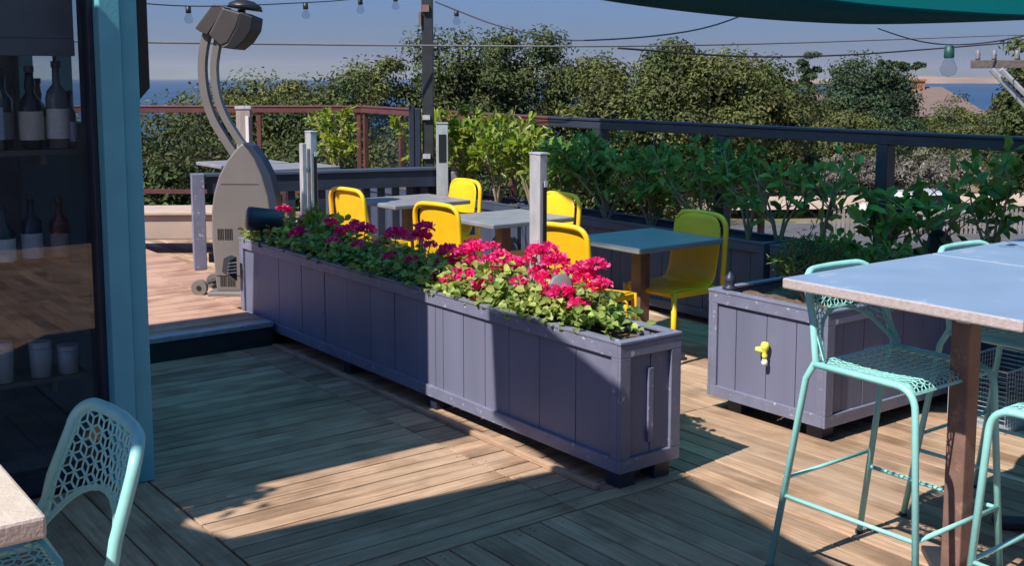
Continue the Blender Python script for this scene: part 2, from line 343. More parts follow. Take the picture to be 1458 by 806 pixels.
# nails along the butt joints
bm = B()
for i in range(26):
    for du in (-.035, .035):
        lathe(bm, [(.003, 0), (.0025, .001), (0, .0012)], 6, (2.77+du, 3.287+i*.126, 0.0005))
for i in range(14):
    for dv in (-.03, -.06):
        for e in (.035, .1): lathe(bm, [(.003, 0), (.0026, .001), (0, .0012)], 6, (1.52+i*.135+e, 3.235+dv, .0005))
tag(obj('deck_nails', bm, m_dark, rz=TH), 'small dark nail heads dotted along the board ends of the deck', 'nails', kind='stuff')

# ---- low beige parapet at the far left
t = empty('parapet_bench', (-4.2, 10.65, .147), R(3), 'low beige parapet bench at the far edge of the reddish upper deck', 'bench')
bm = B(); bx(bm, -2.6, 1.5, 0, .5, 0, .24); obj('bench_body', bm, m_beige, t, bevel=.01)
bm = B(); bx(bm, -2.65, 1.55, -.04, .54, .24, .275); obj('bench_cap', bm, M('pale_cap', (.5, .4, .33), .6), t, bevel=.008)

# ---- bar building at the left
t = E('bar_building', 0, 0, 0, 'teal painted bar building with a large dark window at the left edge', 'building')
bm = B(); bx(bm, 1.385, 1.47, 4.55, 4.74, 0, 2.95); obj('corner_post', bm, m_teal, t, bevel=.006)
bm = B(); bx(bm, 1.474, 1.545, 4.572, 4.74, 0, 2.95); obj('corner_trim', bm, m_teal, t, bevel=.005)
bm = B(); 
bx(bm, 1.47, 1.54, 4.743, 6.4, 0, 1.5); bx(bm, 1.47, 1.54, 4.743, 6.4, 2.12, 2.95); bx(bm, 1.47, 1.54, 4.743, 4.95, 1.502, 2.118); bx(bm, 1.47, 1.54, 5.5, 5.56, 1.502, 2.118); bx(bm, 1.47, 1.54, 6.2, 6.4, 1.502, 2.118)
obj('side_wall', bm, M('teal_boards', (.14, .24, .28), .6), t)
bm = B(); bx(bm, 1.50, 1.506, 4.951, 6.199, 1.503, 2.117); obj('window_pane', bm, m_railglass, t)
bm = B()
bx(bm, -4.5, 1.384, 4.68, 4.76, 0, .09); bx(bm, 1.36, 1.384, 4.62, 4.76, .09, 2.45); bx(bm, -4.5, 1.36, 4.62, 4.76, 2.38, 2.95); bx(bm, -.92, -.86, 4.62, 4.74, .09, 2.38)
fr = obj('window_frame', bm, m_navydark, t, bevel=.004)
bm = B(); bx(bm, -4.5, 1.36, 4.66, 4.668, .09, 2.38); obj('window_pane', bm, m_winglass, t)
bm = B(); bx(bm, -4.5, 1.465, 6.3, 6.4, 0, 2.95); bx(bm, -4.6, -4.5, 4.6, 6.4, 0, 2.95); bx(bm, -4.5, 1.465, 4.78, 6.3, 0, .06)
obj('inner_wall', bm, m_inside, t)
bm = B(); bx(bm, -1.2, 1.35, 4.765, 4.80, 1.79, 1.86); bx(bm, -1.2, 1.35, 4.77, 4.78, 1.86, 2.3); obj('roller_blind', bm, M('grey_blind', (.16, .18, .2), .7), t, bevel=.004)
bm = B()
for a, b in (((-5.0, 4.50), (1.62, 6.62)), ((-5.0, 3.95), (.5, 4.50))): bx(bm, a[0], b[0], a[1], b[1], 2.95, 3.05)  # unseen roof, its front step cut to fit the deck's shadow edge
obj('roof', bm, m_roofshingle, t)
bm = B()                                    # dark downpipe box beside the column
prism(bm, [(0, 0), (.055, .06), (.055, 1.3), (0, 1.3)], 0, .10); o = obj('shutter_board', bm, M('dark_shutter', (.03, .025, .03), .6), t, loc=(1.548, 4.62, 1.60))
# ---- shelves with bottles behind the glass
def bottle(name, u, v, z, h, r, col, lab, label, kind=0, trans=.0):
    t = E(name, u, v, z, label, 'bottle', 'bottles on the bar shelves')
    bm = B()
    if kind == 0: prof = [(0, 0), (r, .004), (r, h*.58), (r*.86, h*.66), (r*.36, h*.74), (r*.33, h*.93)]
    elif kind == 1: prof = [(0, 0), (r, .004), (r*1.02, h*.5), (r*.8, h*.6), (r*.38, h*.68), (r*.46, h*.76), (r*.33, h*.92)]
    else: prof = [(0, 0), (r*.95, .004), (r, h*.62), (r*.55, h*.68), (r*.34, h*.72), (r*.34, h*.93)]
    lathe(bm, prof+[(0, h*.93)], 20)
    mt = M('bottle_glass', col, .12, var=.05); mt.node_tree.nodes['Principled BSDF'].inputs['Transmission Weight'].default_value = trans
    obj('bottle_body', bm, mt, t, smooth=True)
    bm = B(); lathe(bm, [(0, h*.925), (r*.42, h*.925), (r*.42, h), (0, h)], 16); obj('cap', bm, M('bottle_cap', (.04, .035, .04), .5), t, smooth=False)
    bm = B(); lathe(bm, [(r*1.03, h*.12), (r*1.03, h*.46)], 20); obj('paper_label', bm, M('bottle_label', lab, .7, var=.08, scale=40, wear=(lab[0]*.45, lab[1]*.45, lab[2]*.5), wlim=.6, wscale=60), t, smooth=True)
m_shelf = M('bar_shelf', (.07, .08, .09), .35)
for z, lab in ((1.41, 'dark shelf carrying the tall bottles at eye level behind the window'), (.93, 'middle dark shelf with shaded bottles behind the window'), (.46, 'lowest dark counter shelf holding glass jars behind the window')):
    bm = B(); bx(bm, -1.6, 1.35, 4.775, 5.0, z-.02, z)
    for u in (-1.5, -.1, 1.2): bx(bm, u, u+.02, 4.775, 5.0, z-.06, z-.02)
    tag(obj('bar_shelf', bm, m_shelf, rz=TH), lab, 'shelf')
for a in [(1.335, .24, .022, (.10, .13, .14), (.5, .55, .6), 'small squat bottle nearest the teal column on the upper bar shelf', 2, .3),
          (1.285, .36, .045, (.25, .3, .3), (.78, .76, .7), 'clear bottle with white label, second from the teal column', 0, .5),
          (1.18, .34, .046, (.015, .02, .02), (.6, .56, .46), 'black bottle with an oval cream label on the upper bar shelf', 1, 0),
          (1.02, .38, .053, (.3, .36, .36), (.60, .68, .8), 'broad clear bottle with pale blue label on the upper bar shelf', 0, .5),
          (.88, .33, .045, (.04, .1, .12), (.3, .36, .4), 'dark green bottle cut by the left edge of the photo', 0, .1)]:
    bottle('spirit_bottle', a[0], 4.82, 1.41, a[1], a[2], a[3], a[4], a[5], a[6], a[7])
for a in [(1.235, .29, .038, (.2, .1, .03), (.5, .42, .3), 'amber bottle in the back row between the two clear labelled bottles', 1), (1.10, .33, .036, (.03, .08, .05), (.4, .44, .4), 'slim green bottle in the back row left of the black bottle', 2),
          (.95, .30, .042, (.12, .14, .16), (.5, .5, .55), 'grey bottle in the back row behind the broad pale blue labelled one', 0), (.80, .34, .04, (.1, .05, .03), (.45, .4, .36), 'brown bottle in the back row at the left edge of the photo', 2)]:
    bottle('spirit_bottle', a[0], 4.925, 1.41, a[1], a[2], a[3], a[4], a[5], a[6], 0)
for a in [(1.27, .28, .04, (.12, .03, .03), (.3, .25, .25), 'dark red bottle on the middle bar shelf close to the column', 0),
          (1.16, .3, .04, (.02, .03, .05), (.45, .5, .55), 'black wine bottle with blue grey label on the middle bar shelf', 2),
          (1.05, .27, .045, (.03, .06, .06), (.62, .64, .66), 'bottle with a big white label on the middle bar shelf', 1),
          (.93, .30, .045, (.02, .03, .03), (.66, .68, .72), 'leftmost bottle with white label on the middle bar shelf', 0)]:
    bottle('wine_bottle', a[0], 4.82, .93, a[1], a[2], a[3], a[4], a[5], a[6], 0)
for u, h, lab in ((1.17, .15, 'small glass jar with pale lid on the low bar counter'), (1.02, .17, 'large frosted glass jar on the low bar counter'), (1.28, .12, 'short blue glass tumbler on the low bar counter by the column')):
    t = E('glass_jar', u, 4.82, .46, lab, 'jar', 'jars on the bar counter')
    bm = B(); lathe(bm, [(0, 0), (.042, .003), (.045, h*.8), (.04, h*.84), (0, h*.84)], 18); obj('jar_body', bm, M('jar_glass', (.35, .42, .45), .2), t, smooth=True)
    bm = B(); lathe(bm, [(0, h*.84), (.044, h*.84), (.044, h), (0, h)], 18); obj('lid', bm, M('jar_lid', (.45, .48, .5), .4), t)

# ================================================================== PLANTER BOXES
def planter(name, u, v, z0, z1, lu, lv, label, boards_v=(), boards_u=(), feet=(), cat='planter box', mat=None, trim=None, group=None, wallt=.022):
    """box with mitred trim; origin at the near left corner, z from z0 to z1"""
    mat = mat or m_navy; trim = trim or m_navytrim
    t = E(name, u, v, 0, label, cat, group)
    tw = .058; rec = .016
    def face_panels(axis, length, cuts, fixed, sign):
        cs = [0]+list(cuts)+[length]
        bm = B()
        for a, b in zip(cs, cs[1:]):
            j = random.uniform(-.002, .002); a += .002; b -= .002
            if axis == 'v': x0 = fixed+sign*(rec+j); bx(bm, min(x0, x0+sign*.012), max(x0, x0+sign*.012), a, b, z0+.01, z1-.012)
            else: y0 = fixed+sign*(rec+j); bx(bm, a, b, min(y0, y0+sign*.012), max(y0, y0+sign*.012), z0+.01, z1-.012)
        return bm
    def cuts(L, w):
        n = max(2, round(L/w)); r = random.Random(int(L*100)); return [L*(i+r.uniform(-.18, .18))/n for i in range(1, n)]
    bm = face_panels('v', lv, boards_v or cuts(lv, .14), 0, 1)
    obj('side_panel', bm, mat, t, bevel=.002)
    obj('side_panel', face_panels('v', lv, cuts(lv, .14), lu, -1), mat, t, bevel=.002)
    obj('end_panel', face_panels('u', lu, boards_u or cuts(lu, .14), 0, 1), mat, t, bevel=.002)
    obj('end_panel', face_panels('u', lu, boards_u or cuts(lu, .14), lv, -1), mat, t, bevel=.002)
    bm = B()                                # trim: four corners, bottom rails and the rim
    e = .018
    for x in (0, lu-tw):
        for y in (0, lv-e): bx(bm, x, x+tw, y, y+e-.002, z0+tw, z1-tw)
    for y in (0, lv-tw):
        for x in (0, lu-e): bx(bm, x+(.001), x+e-.001, max(y, e) if y == 0 else y, y+tw if y == 0 else lv-e, z0+tw, z1-tw)
    for (za, zb) in ((z0, z0+tw), (z1-tw, z1-.003)):
        for y in (0, lv-e): bx(bm, 0, lu, y, y+e, za, zb)
        for x in (0, lu-e): bx(bm, x, x+e, e+.001, lv-e-.001, za, zb)
    obj('trim', bm, trim, t, bevel=.003)
    bm = B(); c = .042
    bx(bm, -.003, lu+.003, -.003, c, z1-.002, z1+.012); bx(bm, -.003, lu+.003, lv-c, lv+.003, z1-.002, z1+.012)
    bx(bm, -.003, c, c+.001, lv-c-.001, z1-.002, z1+.012); bx(bm, lu-c, lu+.003, c+.001, lv-c-.001, z1-.002, z1+.012)
    obj('rim', bm, trim, t, bevel=.003)
    bm = B(); bmesh.ops.create_grid(bm, x_segments=max(2, int(lu/.05)), y_segments=max(2, int(lv/.05)), size=.5, matrix=Matrix.Translation((lu/2, lv/2, z1-.035)) @ Matrix.Diagonal((lu-.07, lv-.07, 1, 1)))
    for q in bm.verts: q.co.z += random.uniform(-.012, .012)
    obj('soil', bm, m_soil, t, smooth=True)
    for (a, b) in feet:
        bm = B(); bx(bm, a, a+.09, b, b+.09, 0, z0+.004); obj('foot', bm, m_navydark, t, bevel=.004)
    return t
m_navyshade = M('shaded_navy_paint', (.05, .07, .12), .5, var=.12, scale=6, bump=.1)  # planter navy darkened for the rail planters' shade; fence cap shares it
LPc = [.12, .46, .70, 1.17, 1.26, 1.48, 1.62, 1.80, 2.05, 2.30, 2.62, 2.9, 3.2, 3.5]
lp = planter('flower_planter', 3.02, 3.275, .075, .62, .35, 3.80, 'long navy wooden planter box full of pink geraniums across the deck',
             boards_v=(.30, .55, .78, .97, 1.15, 1.33, 1.40, 1.58, 1.80, 2.06, 2.32, 2.60, 2.90, 3.22, 3.52), boards_u=(.185,), feet=((.03, .03), (.23, .03), (.03, 1.42), (.23, 1.42), (.03, 2.32), (.23, 2.32)))
bm = B(); bx(bm, .165, .195, .004, .016, .18, .50); obj('patch_batten', bm, m_navytrim, lp, bevel=.003)
bm = B()
for (x, y, z) in ((.0, .16, .52), (.0, .19, .525)): lathe(bm, [(0, 0), (.006, 0), (.006, .004), (0, .005)], 8, (0, 0, 0))
bm.free()
rp = planter('square_planter', 4.19, 3.147, .075, .62, 1.25, .74, 'square navy planter box with a yellow tap on its sunlit side, beside the mint stool',
             boards_v=(.19, .37, .565), boards_u=(.14, .30, .46, .62, .78, .95, 1.1), feet=((.06, .06), (.06, .56), (1.1, .06), (1.1, .56)))
rps = []
for i, (v0, ln) in enumerate(((2.2, 2.5), (4.75, 2.6), (7.4, 2.6), (10.05, 1.4))):
    rps.append(planter('rail_planter', 5.63, v0, .05, .62, .38, ln, ['low navy planter under the glass railing, nearest the bar table', 'low navy planter under the glass railing behind the shaded yellow chair',
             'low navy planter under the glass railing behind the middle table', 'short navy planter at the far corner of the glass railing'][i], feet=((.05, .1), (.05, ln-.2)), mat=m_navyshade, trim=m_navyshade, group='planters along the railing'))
# wall light on the far corner of the long planter
t = E('planter_light', 3.0, 7.06, .40, 'small black outdoor light fixed to the far corner of the long planter', 'light')
bm = B(); prism(bm, [(-.02, -.06), (-.09, .0), (-.075, .09), (-.02, .11)], -.04, .06); obj('housing', bm, m_black, t, bevel=.006)
bm = B()
for k in range(4): bx(bm, -.092+.004*k, -.022, -.046, -.0405, .0+.022*k, .008+.022*k)
obj('louvre', bm, m_galv, t)
# yellow tap
t = E('garden_tap', 4.20, 3.50, .37, 'small yellow plastic hose tap on the sunlit side of the square planter', 'tap'); t.scale = (.8, .8, .8)
bm = B(); lathe(bm, [(0, -.035), (.014, -.035), (.018, -.01), (.012, .01), (.022, .025), (.027, .05), (.018, .068), (0, .07)], 14, (-.03, 0, 0)); obj('tap_body', bm, M('yellow_tap_plastic', (.85, .85, .10), .4), t, smooth=True)
bm = B(); tube(bm, [(-.03, 0, .01), (-.035, .03, .018), (-.04, .058, .015)], [.009, .02, .017], 10); obj('tap_lever', bm, M('yellow_lever', (.9, .9, .2), .4), t, smooth=True)
bm = B(); lathe(bm, [(0, -.075), (.018, -.075), (.02, -.055), (.013, -.034), (0, -.034)], 12, (-.03, 0, 0)); obj('spout', bm, m_white, t, smooth=True)
bm = B(); tube(bm, [(.01, 0, .03), (-.03, 0, .03)], .007, 8); obj('bracket', bm, m_black, t)
# finial on the square planter
bm = B(); lathe(bm, [(0, 0), (.035, 0), (.038, .012), (.022, .02), (.028, .04), (.03, .055), (.016, .075), (.008, .085), (0, .095)], 16)
x, y = XY(4.25, 3.80); tag(obj('post_finial', bm, m_navydark, smooth=True, loc=(x, y, .632)), 'dark turned finial on the far left corner of the square planter', 'finial')

# ================================================================== GERANIUMS
def geranium(i, v, u, h, nh, label, heads, lm=None):
    z = .585; t = E('geranium', u, v, z, label, 'flower plant', 'geraniums in the long planter')
    n = int(520*h/.16)
    c = rng.normal(size=(n, 3))*np.array([.085, .105, .05]); c[:, 2] = np.abs(c[:, 2])*1.1+.03+h*.35*np.exp(-(c[:, 0]**2+c[:, 1]**2)/.015)
    c[:, 0] = np.clip(c[:, 0], -.16, .16)
    d = rnd(n)*np.array([1, 1, .35])+np.column_stack([c[:, 0]*5, c[:, 1]*5, np.full(n, .0)]); nor = rnd(n)*.55+np.array([-.15, -.15, 1.0])+np.column_stack([c[:, 0]*5, c[:, 1]*5, np.zeros(n)])
    leaves('foliage', c, d, nor, rng.uniform(.028, .052, n), rng.uniform(.028, .05, n), lm or m_geran, t, fold=.18)
    for (du, dv, dz, r) in heads:
        k = max(55, int(95*(r/.045)**2)); dd = rnd(k); dd[:, 2] = np.abs(dd[:, 2]*.9)-.15
        pos = np.array([du, dv, dz])+dd*r*rng.uniform(.55, 1.0, (k, 1))*np.array([1, 1, .72])
        ho = leaves('flower_head', pos, dd+rnd(k)*.7, rnd(k)+dd, rng.uniform(.016, .026, k)*r/.045, rng.uniform(.015, .022, k)*r/.045, m_pink, t, fold=.1)
        bm = B(); tube(bm, [(du*.4, dv*.4, .02), (du*.8, dv*.8, dz*.6), (du, dv, dz)], .003, 5); obj('flower_stalk', bm, m_stem, t)
_x = random.Random(5)
HEADS = [(round(_x.uniform(3.09, 3.30), 2), 3.62+.0*k+_x.uniform(0, 1.45), _x.uniform(.70, .84)) for k in range(5)] + [(3.25, 6.55, .79), (3.12, 6.35, .73), (3.25, 6.2, .80), (3.12, 5.6, .74), (3.25, 5.4, .82), (3.14, 5.05, .73)] + [(3.25, 6.865, 0.816), (3.12, 6.929, 0.734), (3.12, 6.756, 0.705), (3.25, 6.017, 0.767), (3.25, 5.867, 0.817), (3.12, 5.91, 0.726), (3.25, 5.758, 0.804), (3.25, 5.555, 0.756), (3.12, 5.244, 0.722), (3.25, 5.152, 0.835), (3.25, 5.053, 0.796), (3.25, 5.108, 0.886), (3.25, 4.882, 0.786), (3.12, 4.787, 0.686), (3.25, 4.764, 0.757), (3.12, 4.669, 0.68), (3.12, 4.574, 0.73), (3.12, 4.363, 0.631), (3.25, 4.655, 0.764), (3.12, 4.512, 0.725), (3.25, 4.411, 0.81), (3.25, 4.483, 0.858), (3.25, 4.435, 0.746), (3.25, 4.307, 0.799), (3.25, 4.184, 0.826), (3.25, 4.113, 0.876), (3.25, 4.034, 0.902), (3.25, 4.113, 0.781), (3.25, 3.981, 0.852), (3.12, 4.091, 0.751), (3.12, 3.871, 0.751), (3.12, 3.772, 0.747), (3.25, 3.93, 0.807), (3.25, 3.781, 0.837), (3.25, 3.695, 0.871), (3.25, 3.647, 0.793), (3.25, 3.756, 0.799), (3.25, 3.708, 0.768), (3.12, 3.651, 0.716), (3.12, 4.362, 0.701)]
GV = [3.69, 3.92, 4.22, 4.52, 4.82, 5.14, 5.46, 5.80, 6.14, 6.48, 6.84]
GL = ['geranium nearest the near end of the long planter, leaves spilling toward the bare soil', 'sunlit geranium with flowers crowded around the grey disc', 'sunlit geranium with pink heads just in front of the tall aluminium post',
      'sunlit geranium with bright heads and one low head hanging over the rim', 'geranium at the edge between sun and shade in front of the second yellow chair', 'shaded geranium with pink heads overlapping the second yellow chair',
      'shaded geranium with two dark pink heads between two yellow chairs', 'shaded geranium with a single head, just left of the twin heads', 'shaded geranium with a bright cluster overlapping the first yellow chair',
      'shaded leafy plant without flowers between two flowering geraniums', 'geranium at the far end of the long planter beside the dark spot lamp']
for i, v in enumerate(GV):
    hs_ = [(u-3.195, hv-v, z-.585, .047+.009*math.sin(k*2.3)) for k, (u, hv, z) in enumerate(HEADS) if min(GV, key=lambda g: abs(g-hv)) == v]
    geranium(i, v, 3.195, [.13, .17, .17, .15, .15, .15, .14, .14, .16, .17, .13][i], 3, GL[i], hs_)
t = E('leafy_plant', 3.28, 6.35, .60, 'tall pale green leafy plant rising behind the first yellow chair back', 'plant')
n = 150; c = rng.normal(size=(n, 3))*np.array([.05, .13, .06]); c[:, 2] = np.abs(c[:, 2])+.1
leaves('foliage', c, rnd(n)+np.array([0, 0, .5]), rnd(n), rng.uniform(.05, .09, n), rng.uniform(.025, .04, n), m_laurell, t)
bm = B()
for k in range(6): tube(bm, [(0, 0, 0), (random.uniform(-.03, .03), random.uniform(-.08, .08), .1), (random.uniform(-.06, .06), random.uniform(-.16, .16), .2)], .003, 5)
obj('stem', bm, m_stem, t)

# grey discs on stakes
def disc(u, v, z, r, zb, label, mat, tilt=0):
    t = E('disc_light', u, v, zb, label, 'garden light', 'round discs on stakes')
    bm = B(); lathe(bm, [(0, -.01), (r*.9, -.008), (r, -.003), (r, .003), (r*.8, .008), (0, .012)], 26)
    o = obj('disc_head', bm, mat, t, smooth=True); o.location = (0, 0, z-zb); o.rotation_euler = (R(90-18), R(tilt), R(-20))
    bm = B(); tube(bm, [(0, .02, -.02), (0, .02, z-zb)], .008, 8); obj('stake', bm, m_black, t)
disc(3.14, 3.80, .775, .055, .58, 'grey round disc on a stake among the near pink geraniums', m_gray)
disc(5.80, 8.55, .74, .11, .58, 'large grey disc standing behind the middle table beside the laurels', m_gray, 20)
disc(5.80, 3.60, .75, .085, .58, 'black round disc on a stake behind the two joined bar tables', m_black)

# ================================================================== PERFORATED STOOLS
def lattice(bm, mapf, inside, x0, x1, y0, y1, Ls=.040, r=.0026, border=None):
    """rhombus-star lattice clipped to a region, each line a thin bar laid on the curved sheet"""
    h = Ls*math.sqrt(3)/2; a = Ls/math.sqrt(3)
    def bar(p, q):
        n = 12; ins = [inside(p[0]+(q[0]-p[0])*k/n, p[1]+(q[1]-p[1])*k/n) for k in range(n+1)]
        if not any(ins): return
        ks = [k for k, b_ in enumerate(ins) if b_]; k0, k1 = ks[0], ks[-1]
        if k1-k0 < 2: return
        P_ = lambda k: Vector(mapf(p[0]+(q[0]-p[0])*k/n, p[1]+(q[1]-p[1])*k/n))
        tube(bm, [P_(k0), P_(k1)], r, 4, flat=.75)
    j = 0; y = y0-h
    while y < y1+h:
        x = x0-Ls+(Ls/2 if j % 2 else 0)
        while x < x1+Ls:
            for k in range(6):
                an = R(30+60*k); bar((x, y), (x+a*math.cos(an), y+a*math.sin(an)))
            x += Ls
        y += h; j += 1
HWT = .215
def back_inside(s, t, m=0.0):
    """back panel region: s across, t up 0..0.33, rounded top corners, tall arch cut out below"""
    w = HWT-.034*t/.33 - m
    if abs(s) > w or t < 0.0+m or t > .33-m: return False
    rr = .065; cx = w-rr; cyy = .33-m-rr
    if abs(s) > cx and t > cyy and math.hypot(abs(s)-cx, t-cyy) > rr: return False
    aw = .195-m*0 - .085*max(0, t-.0)/.17      # half width of the opening shrinks as it rises
    top = .165+m
    if t < top:
        e = (t/top); hw = (.192-.085*e)*math.sqrt(max(0, 1-e**5)) + m
        if abs(s) < hw: return False
    return True
def back_map(s, t): return (s*1.03, -.205-.10*t/.33+.05*(abs(s)/HWT)**2.2-.01*math.sin(t/.33*math.pi), .762+t*.87)
def seat_inside(s, t, m=0.0):
    w = .215-m; 
    if abs(s) > w or t < m or t > .42-m: return False
    return True
def seat_map(s, t):
    y = -.20+t*.97; dz = -.014*math.cos(s/.215*math.pi/2)*math.sin(min(1, t/.34)*math.pi)
    if t > .35: k = (t-.35)/.07; y = -.20+.35*.97+.035*math.sin(k*1.4); dz -= .04*(1-math.cos(k*1.4))
    return (s, y, .758+dz)
def band(bm, outline, mapf, w, closed, th=.004, inner=None):
    """solid strip following an outline in sheet coordinates, w wide toward its left side"""
    n = len(outline); prev = None; rows = []
    for i in range(n):
        p = Vector(outline[i]); a = Vector(outline[(i-1) % n]) if (closed or i) else p; b_ = Vector(outline[(i+1) % n]) if (closed or i < n-1) else p
        d = (b_-a).normalized(); nn = Vector((-d.y, d.x)); q = p+nn*w
        A = Vector(mapf(p.x, p.y)); Bq = Vector(mapf(q.x, q.y)); rows.append((A, Bq))
    for i in range(n if closed else n-1):
        A0, B0 = rows[i]; A1, B1 = rows[(i+1) % n]
        nrm = (B0-A0).cross(A1-A0); 
        if nrm.length < 1e-9: continue
        nrm = nrm.normalized()*th/2
        vs_ = [bm.verts.new(c) for c in (A0-nrm, B0-nrm, B1-nrm, A1-nrm, A0+nrm, B0+nrm, B1+nrm, A1+nrm)]
        for f in ((0, 3, 2, 1), (4, 5, 6, 7), (0, 1, 5, 4), (2, 3, 7, 6), (0, 4, 7, 3), (1, 2, 6, 5)):
            bm.faces.new([vs_[k] for k in f])
def make_stool():
    t = empty('bar_stool', (0, 0, 0), 0, 'mint', 'bar stool', 'mint perforated metal bar stools')
    # back outline, counter-clockwise, in sheet coordinates
    out = []
    w = HWT-.003
    out += [(w, .01), (w-.0155, .15)]; w2 = HWT-.034
    for k in range(8): an = R(90*k/7); out.append((w2-.065+.065*math.cos(an), .33-.065+.065*math.sin(an)))
    out += [(.08, .33), (0, .33)]; out2 = out + [(-x, y) for x, y in out[::-1][1:]]
    arch = []
    for k in range(13):
        e = k/12*.985; arch.append(((.192-.085*e)*math.sqrt(max(0, 1-e**5)), .165*e))
    arch2 = arch + [(0, .165)] + [(-x, y) for x, y in arch[::-1]]
    bm = B(); lattice(bm, back_map, lambda s, q: back_inside(s, q, .004), -.22, .22, 0, .33)
    band(bm, out2, back_map, .016, False); band(bm, arch2[::-1], back_map, .013, False)
    obj('backrest', bm, m_tealmetal, t)
    bm = B(); lattice(bm, seat_map, lambda s, q: seat_inside(s, q, .004), -.22, .22, 0, .42)
    so = [(-.212, .002), (0, .002), (.212, .002), (.212, .1), (.212, .2), (.212, .3), (.212, .35), (.212, .385), (.212, .418), (0, .418), (-.212, .418), (-.212, .385), (-.212, .35), (-.212, .3), (-.212, .2), (-.212, .1)]
    band(bm, so, seat_map, .013, True)
    obj('seat', bm, m_tealmetal, t)
    # back legs run up past the seat and round the top of the back as one tube
    up = [Vector(back_map(s_, q_)) for s_, q_ in out2[1:-1]]
    bm = B(); pts = [(.255, -.33, .0), (.222, -.225, .70), (.218, -.190, .765)] + up + [(-.218, -.190, .765), (-.222, -.225, .70), (-.255, -.33, 0)]
    tube(bm, pts, [.0115]*2+[.0125]+[.0125]*len(up)+[.0125]+[.0115]*2, 10); obj('back_frame', bm, m_tealmetal, t, smooth=True)
    for sx in (-1, 1):
        bm = B(); tube(bm, fillet([(sx*.219, -.20, .752), (sx*.222, .185, .750), (sx*.243, .235, 0)], .07, 7), .0115, 10)
        obj('leg', bm, m_tealmetal, t, smooth=True)
    bm = B(); z = .275
    def bl(z): k = z/.70; return (.255-.033*k, -.33+.105*k)
    def fl(z): k = z/.72; return (.243-.021*k, .235-.045*k)
    b_, f_ = bl(z), fl(z)
    for sx in (-1, 1): tube(bm, [(sx*b_[0], b_[1], z), (sx*f_[0], f_[1], z)], .0078, 8)
    tube(bm, [(-f_[0], f_[1], z+.004), (f_[0], f_[1], z+.004)], .0078, 8); tube(bm, [(-b_[0], b_[1], z+.06), (b_[0], b_[1], z+.06)], .007, 8)
    obj('footrest', bm, m_tealmetal, t, smooth=True)
    bm = B()
    for (x_, y_) in ((.255, -.33), (-.255, -.33), (.243, .235), (-.243, .235)): lathe(bm, [(0, 0), (.015, 0), (.015, .012), (0, .012)], 10, (x_, y_, 0))
    obj('foot_cap', bm, m_black, t)
    return t
st = make_stool()
S = 'mint perforated metal bar stools'
place(st, 3.21, 2.10, 0, math.pi, 'mint perforated bar stool in full view, its back to the square planter', S)
place(copy_tree(st), .355, 2.12, 0, math.pi/2, 'mint perforated bar stool at the bottom left, facing the pale table', S)
place(copy_tree(st), 3.225, 1.49, 0, 0, 'mint bar stool at the bottom right edge, on the near side of the bar table', S)
place(copy_tree(st), 4.0, 2.10, 0, math.pi, 'mint bar stool whose back shows above the far joined bar table', S)

# ================================================================== TABLES
def bar_table(u, v, label, top, edge, post, w=.84, l=.82, z=1.05):
    t = E('bar_table', u, v, 0, label, 'bar table', 'tall bar tables')
    bm = B(); bx(bm, 0, w, 0, l, z-.036, z)
    bm.normal_update()
    for f in bm.faces:
        if abs(f.normal.z) < .5: f.material_index = 1
    o = obj('table_top', bm, [top, edge], t, bevel=.006)
    bm = B(); bx(bm, w/2-.25, w/2+.25, l/2-.04, l/2+.04, z-.066, z-.038); bx(bm, w/2-.04, w/2+.04, l/2-.25, l/2-.042, z-.066, z-.038); bx(bm, w/2-.04, w/2+.04, l/2+.042, l/2+.25, z-.066, z-.038)
    obj('support_frame', bm, m_darksteel, t)
    bm = B(); bx(bm, w/2-.034, w/2+.034, l/2-.034, l/2+.034, .03, z-.068); obj('pedestal', bm, post, t, bevel=.005)
    bm = B(); box(bm, (w/2, l/2, .018), (.62, .08, .024), Matrix.Rotation(R(45), 4, 'Z')); box(bm, (w/2, l/2, .0181), (.08, .62, .0242), Matrix.Rotation(R(45), 4, 'Z')); obj('base', bm, m_darksteel, t, bevel=.004)
    bm = B(); bx(bm, w/2-.039, w/2-.0345, l/2-.03, l/2+.015, z-.13, z-.085); obj('sticker', bm, m_white, t)
    return t
bar_table(2.88, 1.53, 'tall bar table with a pale blue grey top and brown steel post at the right', m_bartop, m_baredge, m_rust)
bar_table(3.728, 1.53, 'second bar table pushed against the far side of the first, cut by the right edge', m_bartop, m_baredge, m_rust)
bar_table(-.43, 1.70, 'pale beige bar table corner at the bottom left beside a mint stool', m_concrete, m_concrete, m_darksteel)
def make_table():
    t = empty('dining_table', (0, 0, 0)); w = .62; z = .74
    bm = B(); bx(bm, 0, .70, 0, w, z-.034, z); obj('table_top', bm, m_tabletop, t, bevel=.008)
    bm = B(); bx(bm, w/2-.2, w/2+.2, w/2-.035, w/2+.035, z-.06, z-.036); obj('support_frame', bm, m_darksteel, t)
    bm = B(); bx(bm, w/2-.04, w/2+.04, w/2-.04, w/2+.04, .03, z-.062); obj('pedestal', bm, m_rust, t, bevel=.004)
    bm = B(); box(bm, (w/2, w/2, .018), (.55, .07, .024), Matrix.Rotation(R(45), 4, 'Z')); box(bm, (w/2, w/2, .0181), (.07, .55, .0242), Matrix.Rotation(R(45), 4, 'Z')); obj('base', bm, m_darksteel, t, bevel=.004)
    t['category'] = 'dining table'; return t
tb = make_table(); G = 'low grey dining tables'
place(tb, 4.33, 4.553, 0, 0, 'nearest grey dining table, its top mostly in blue shade', G)
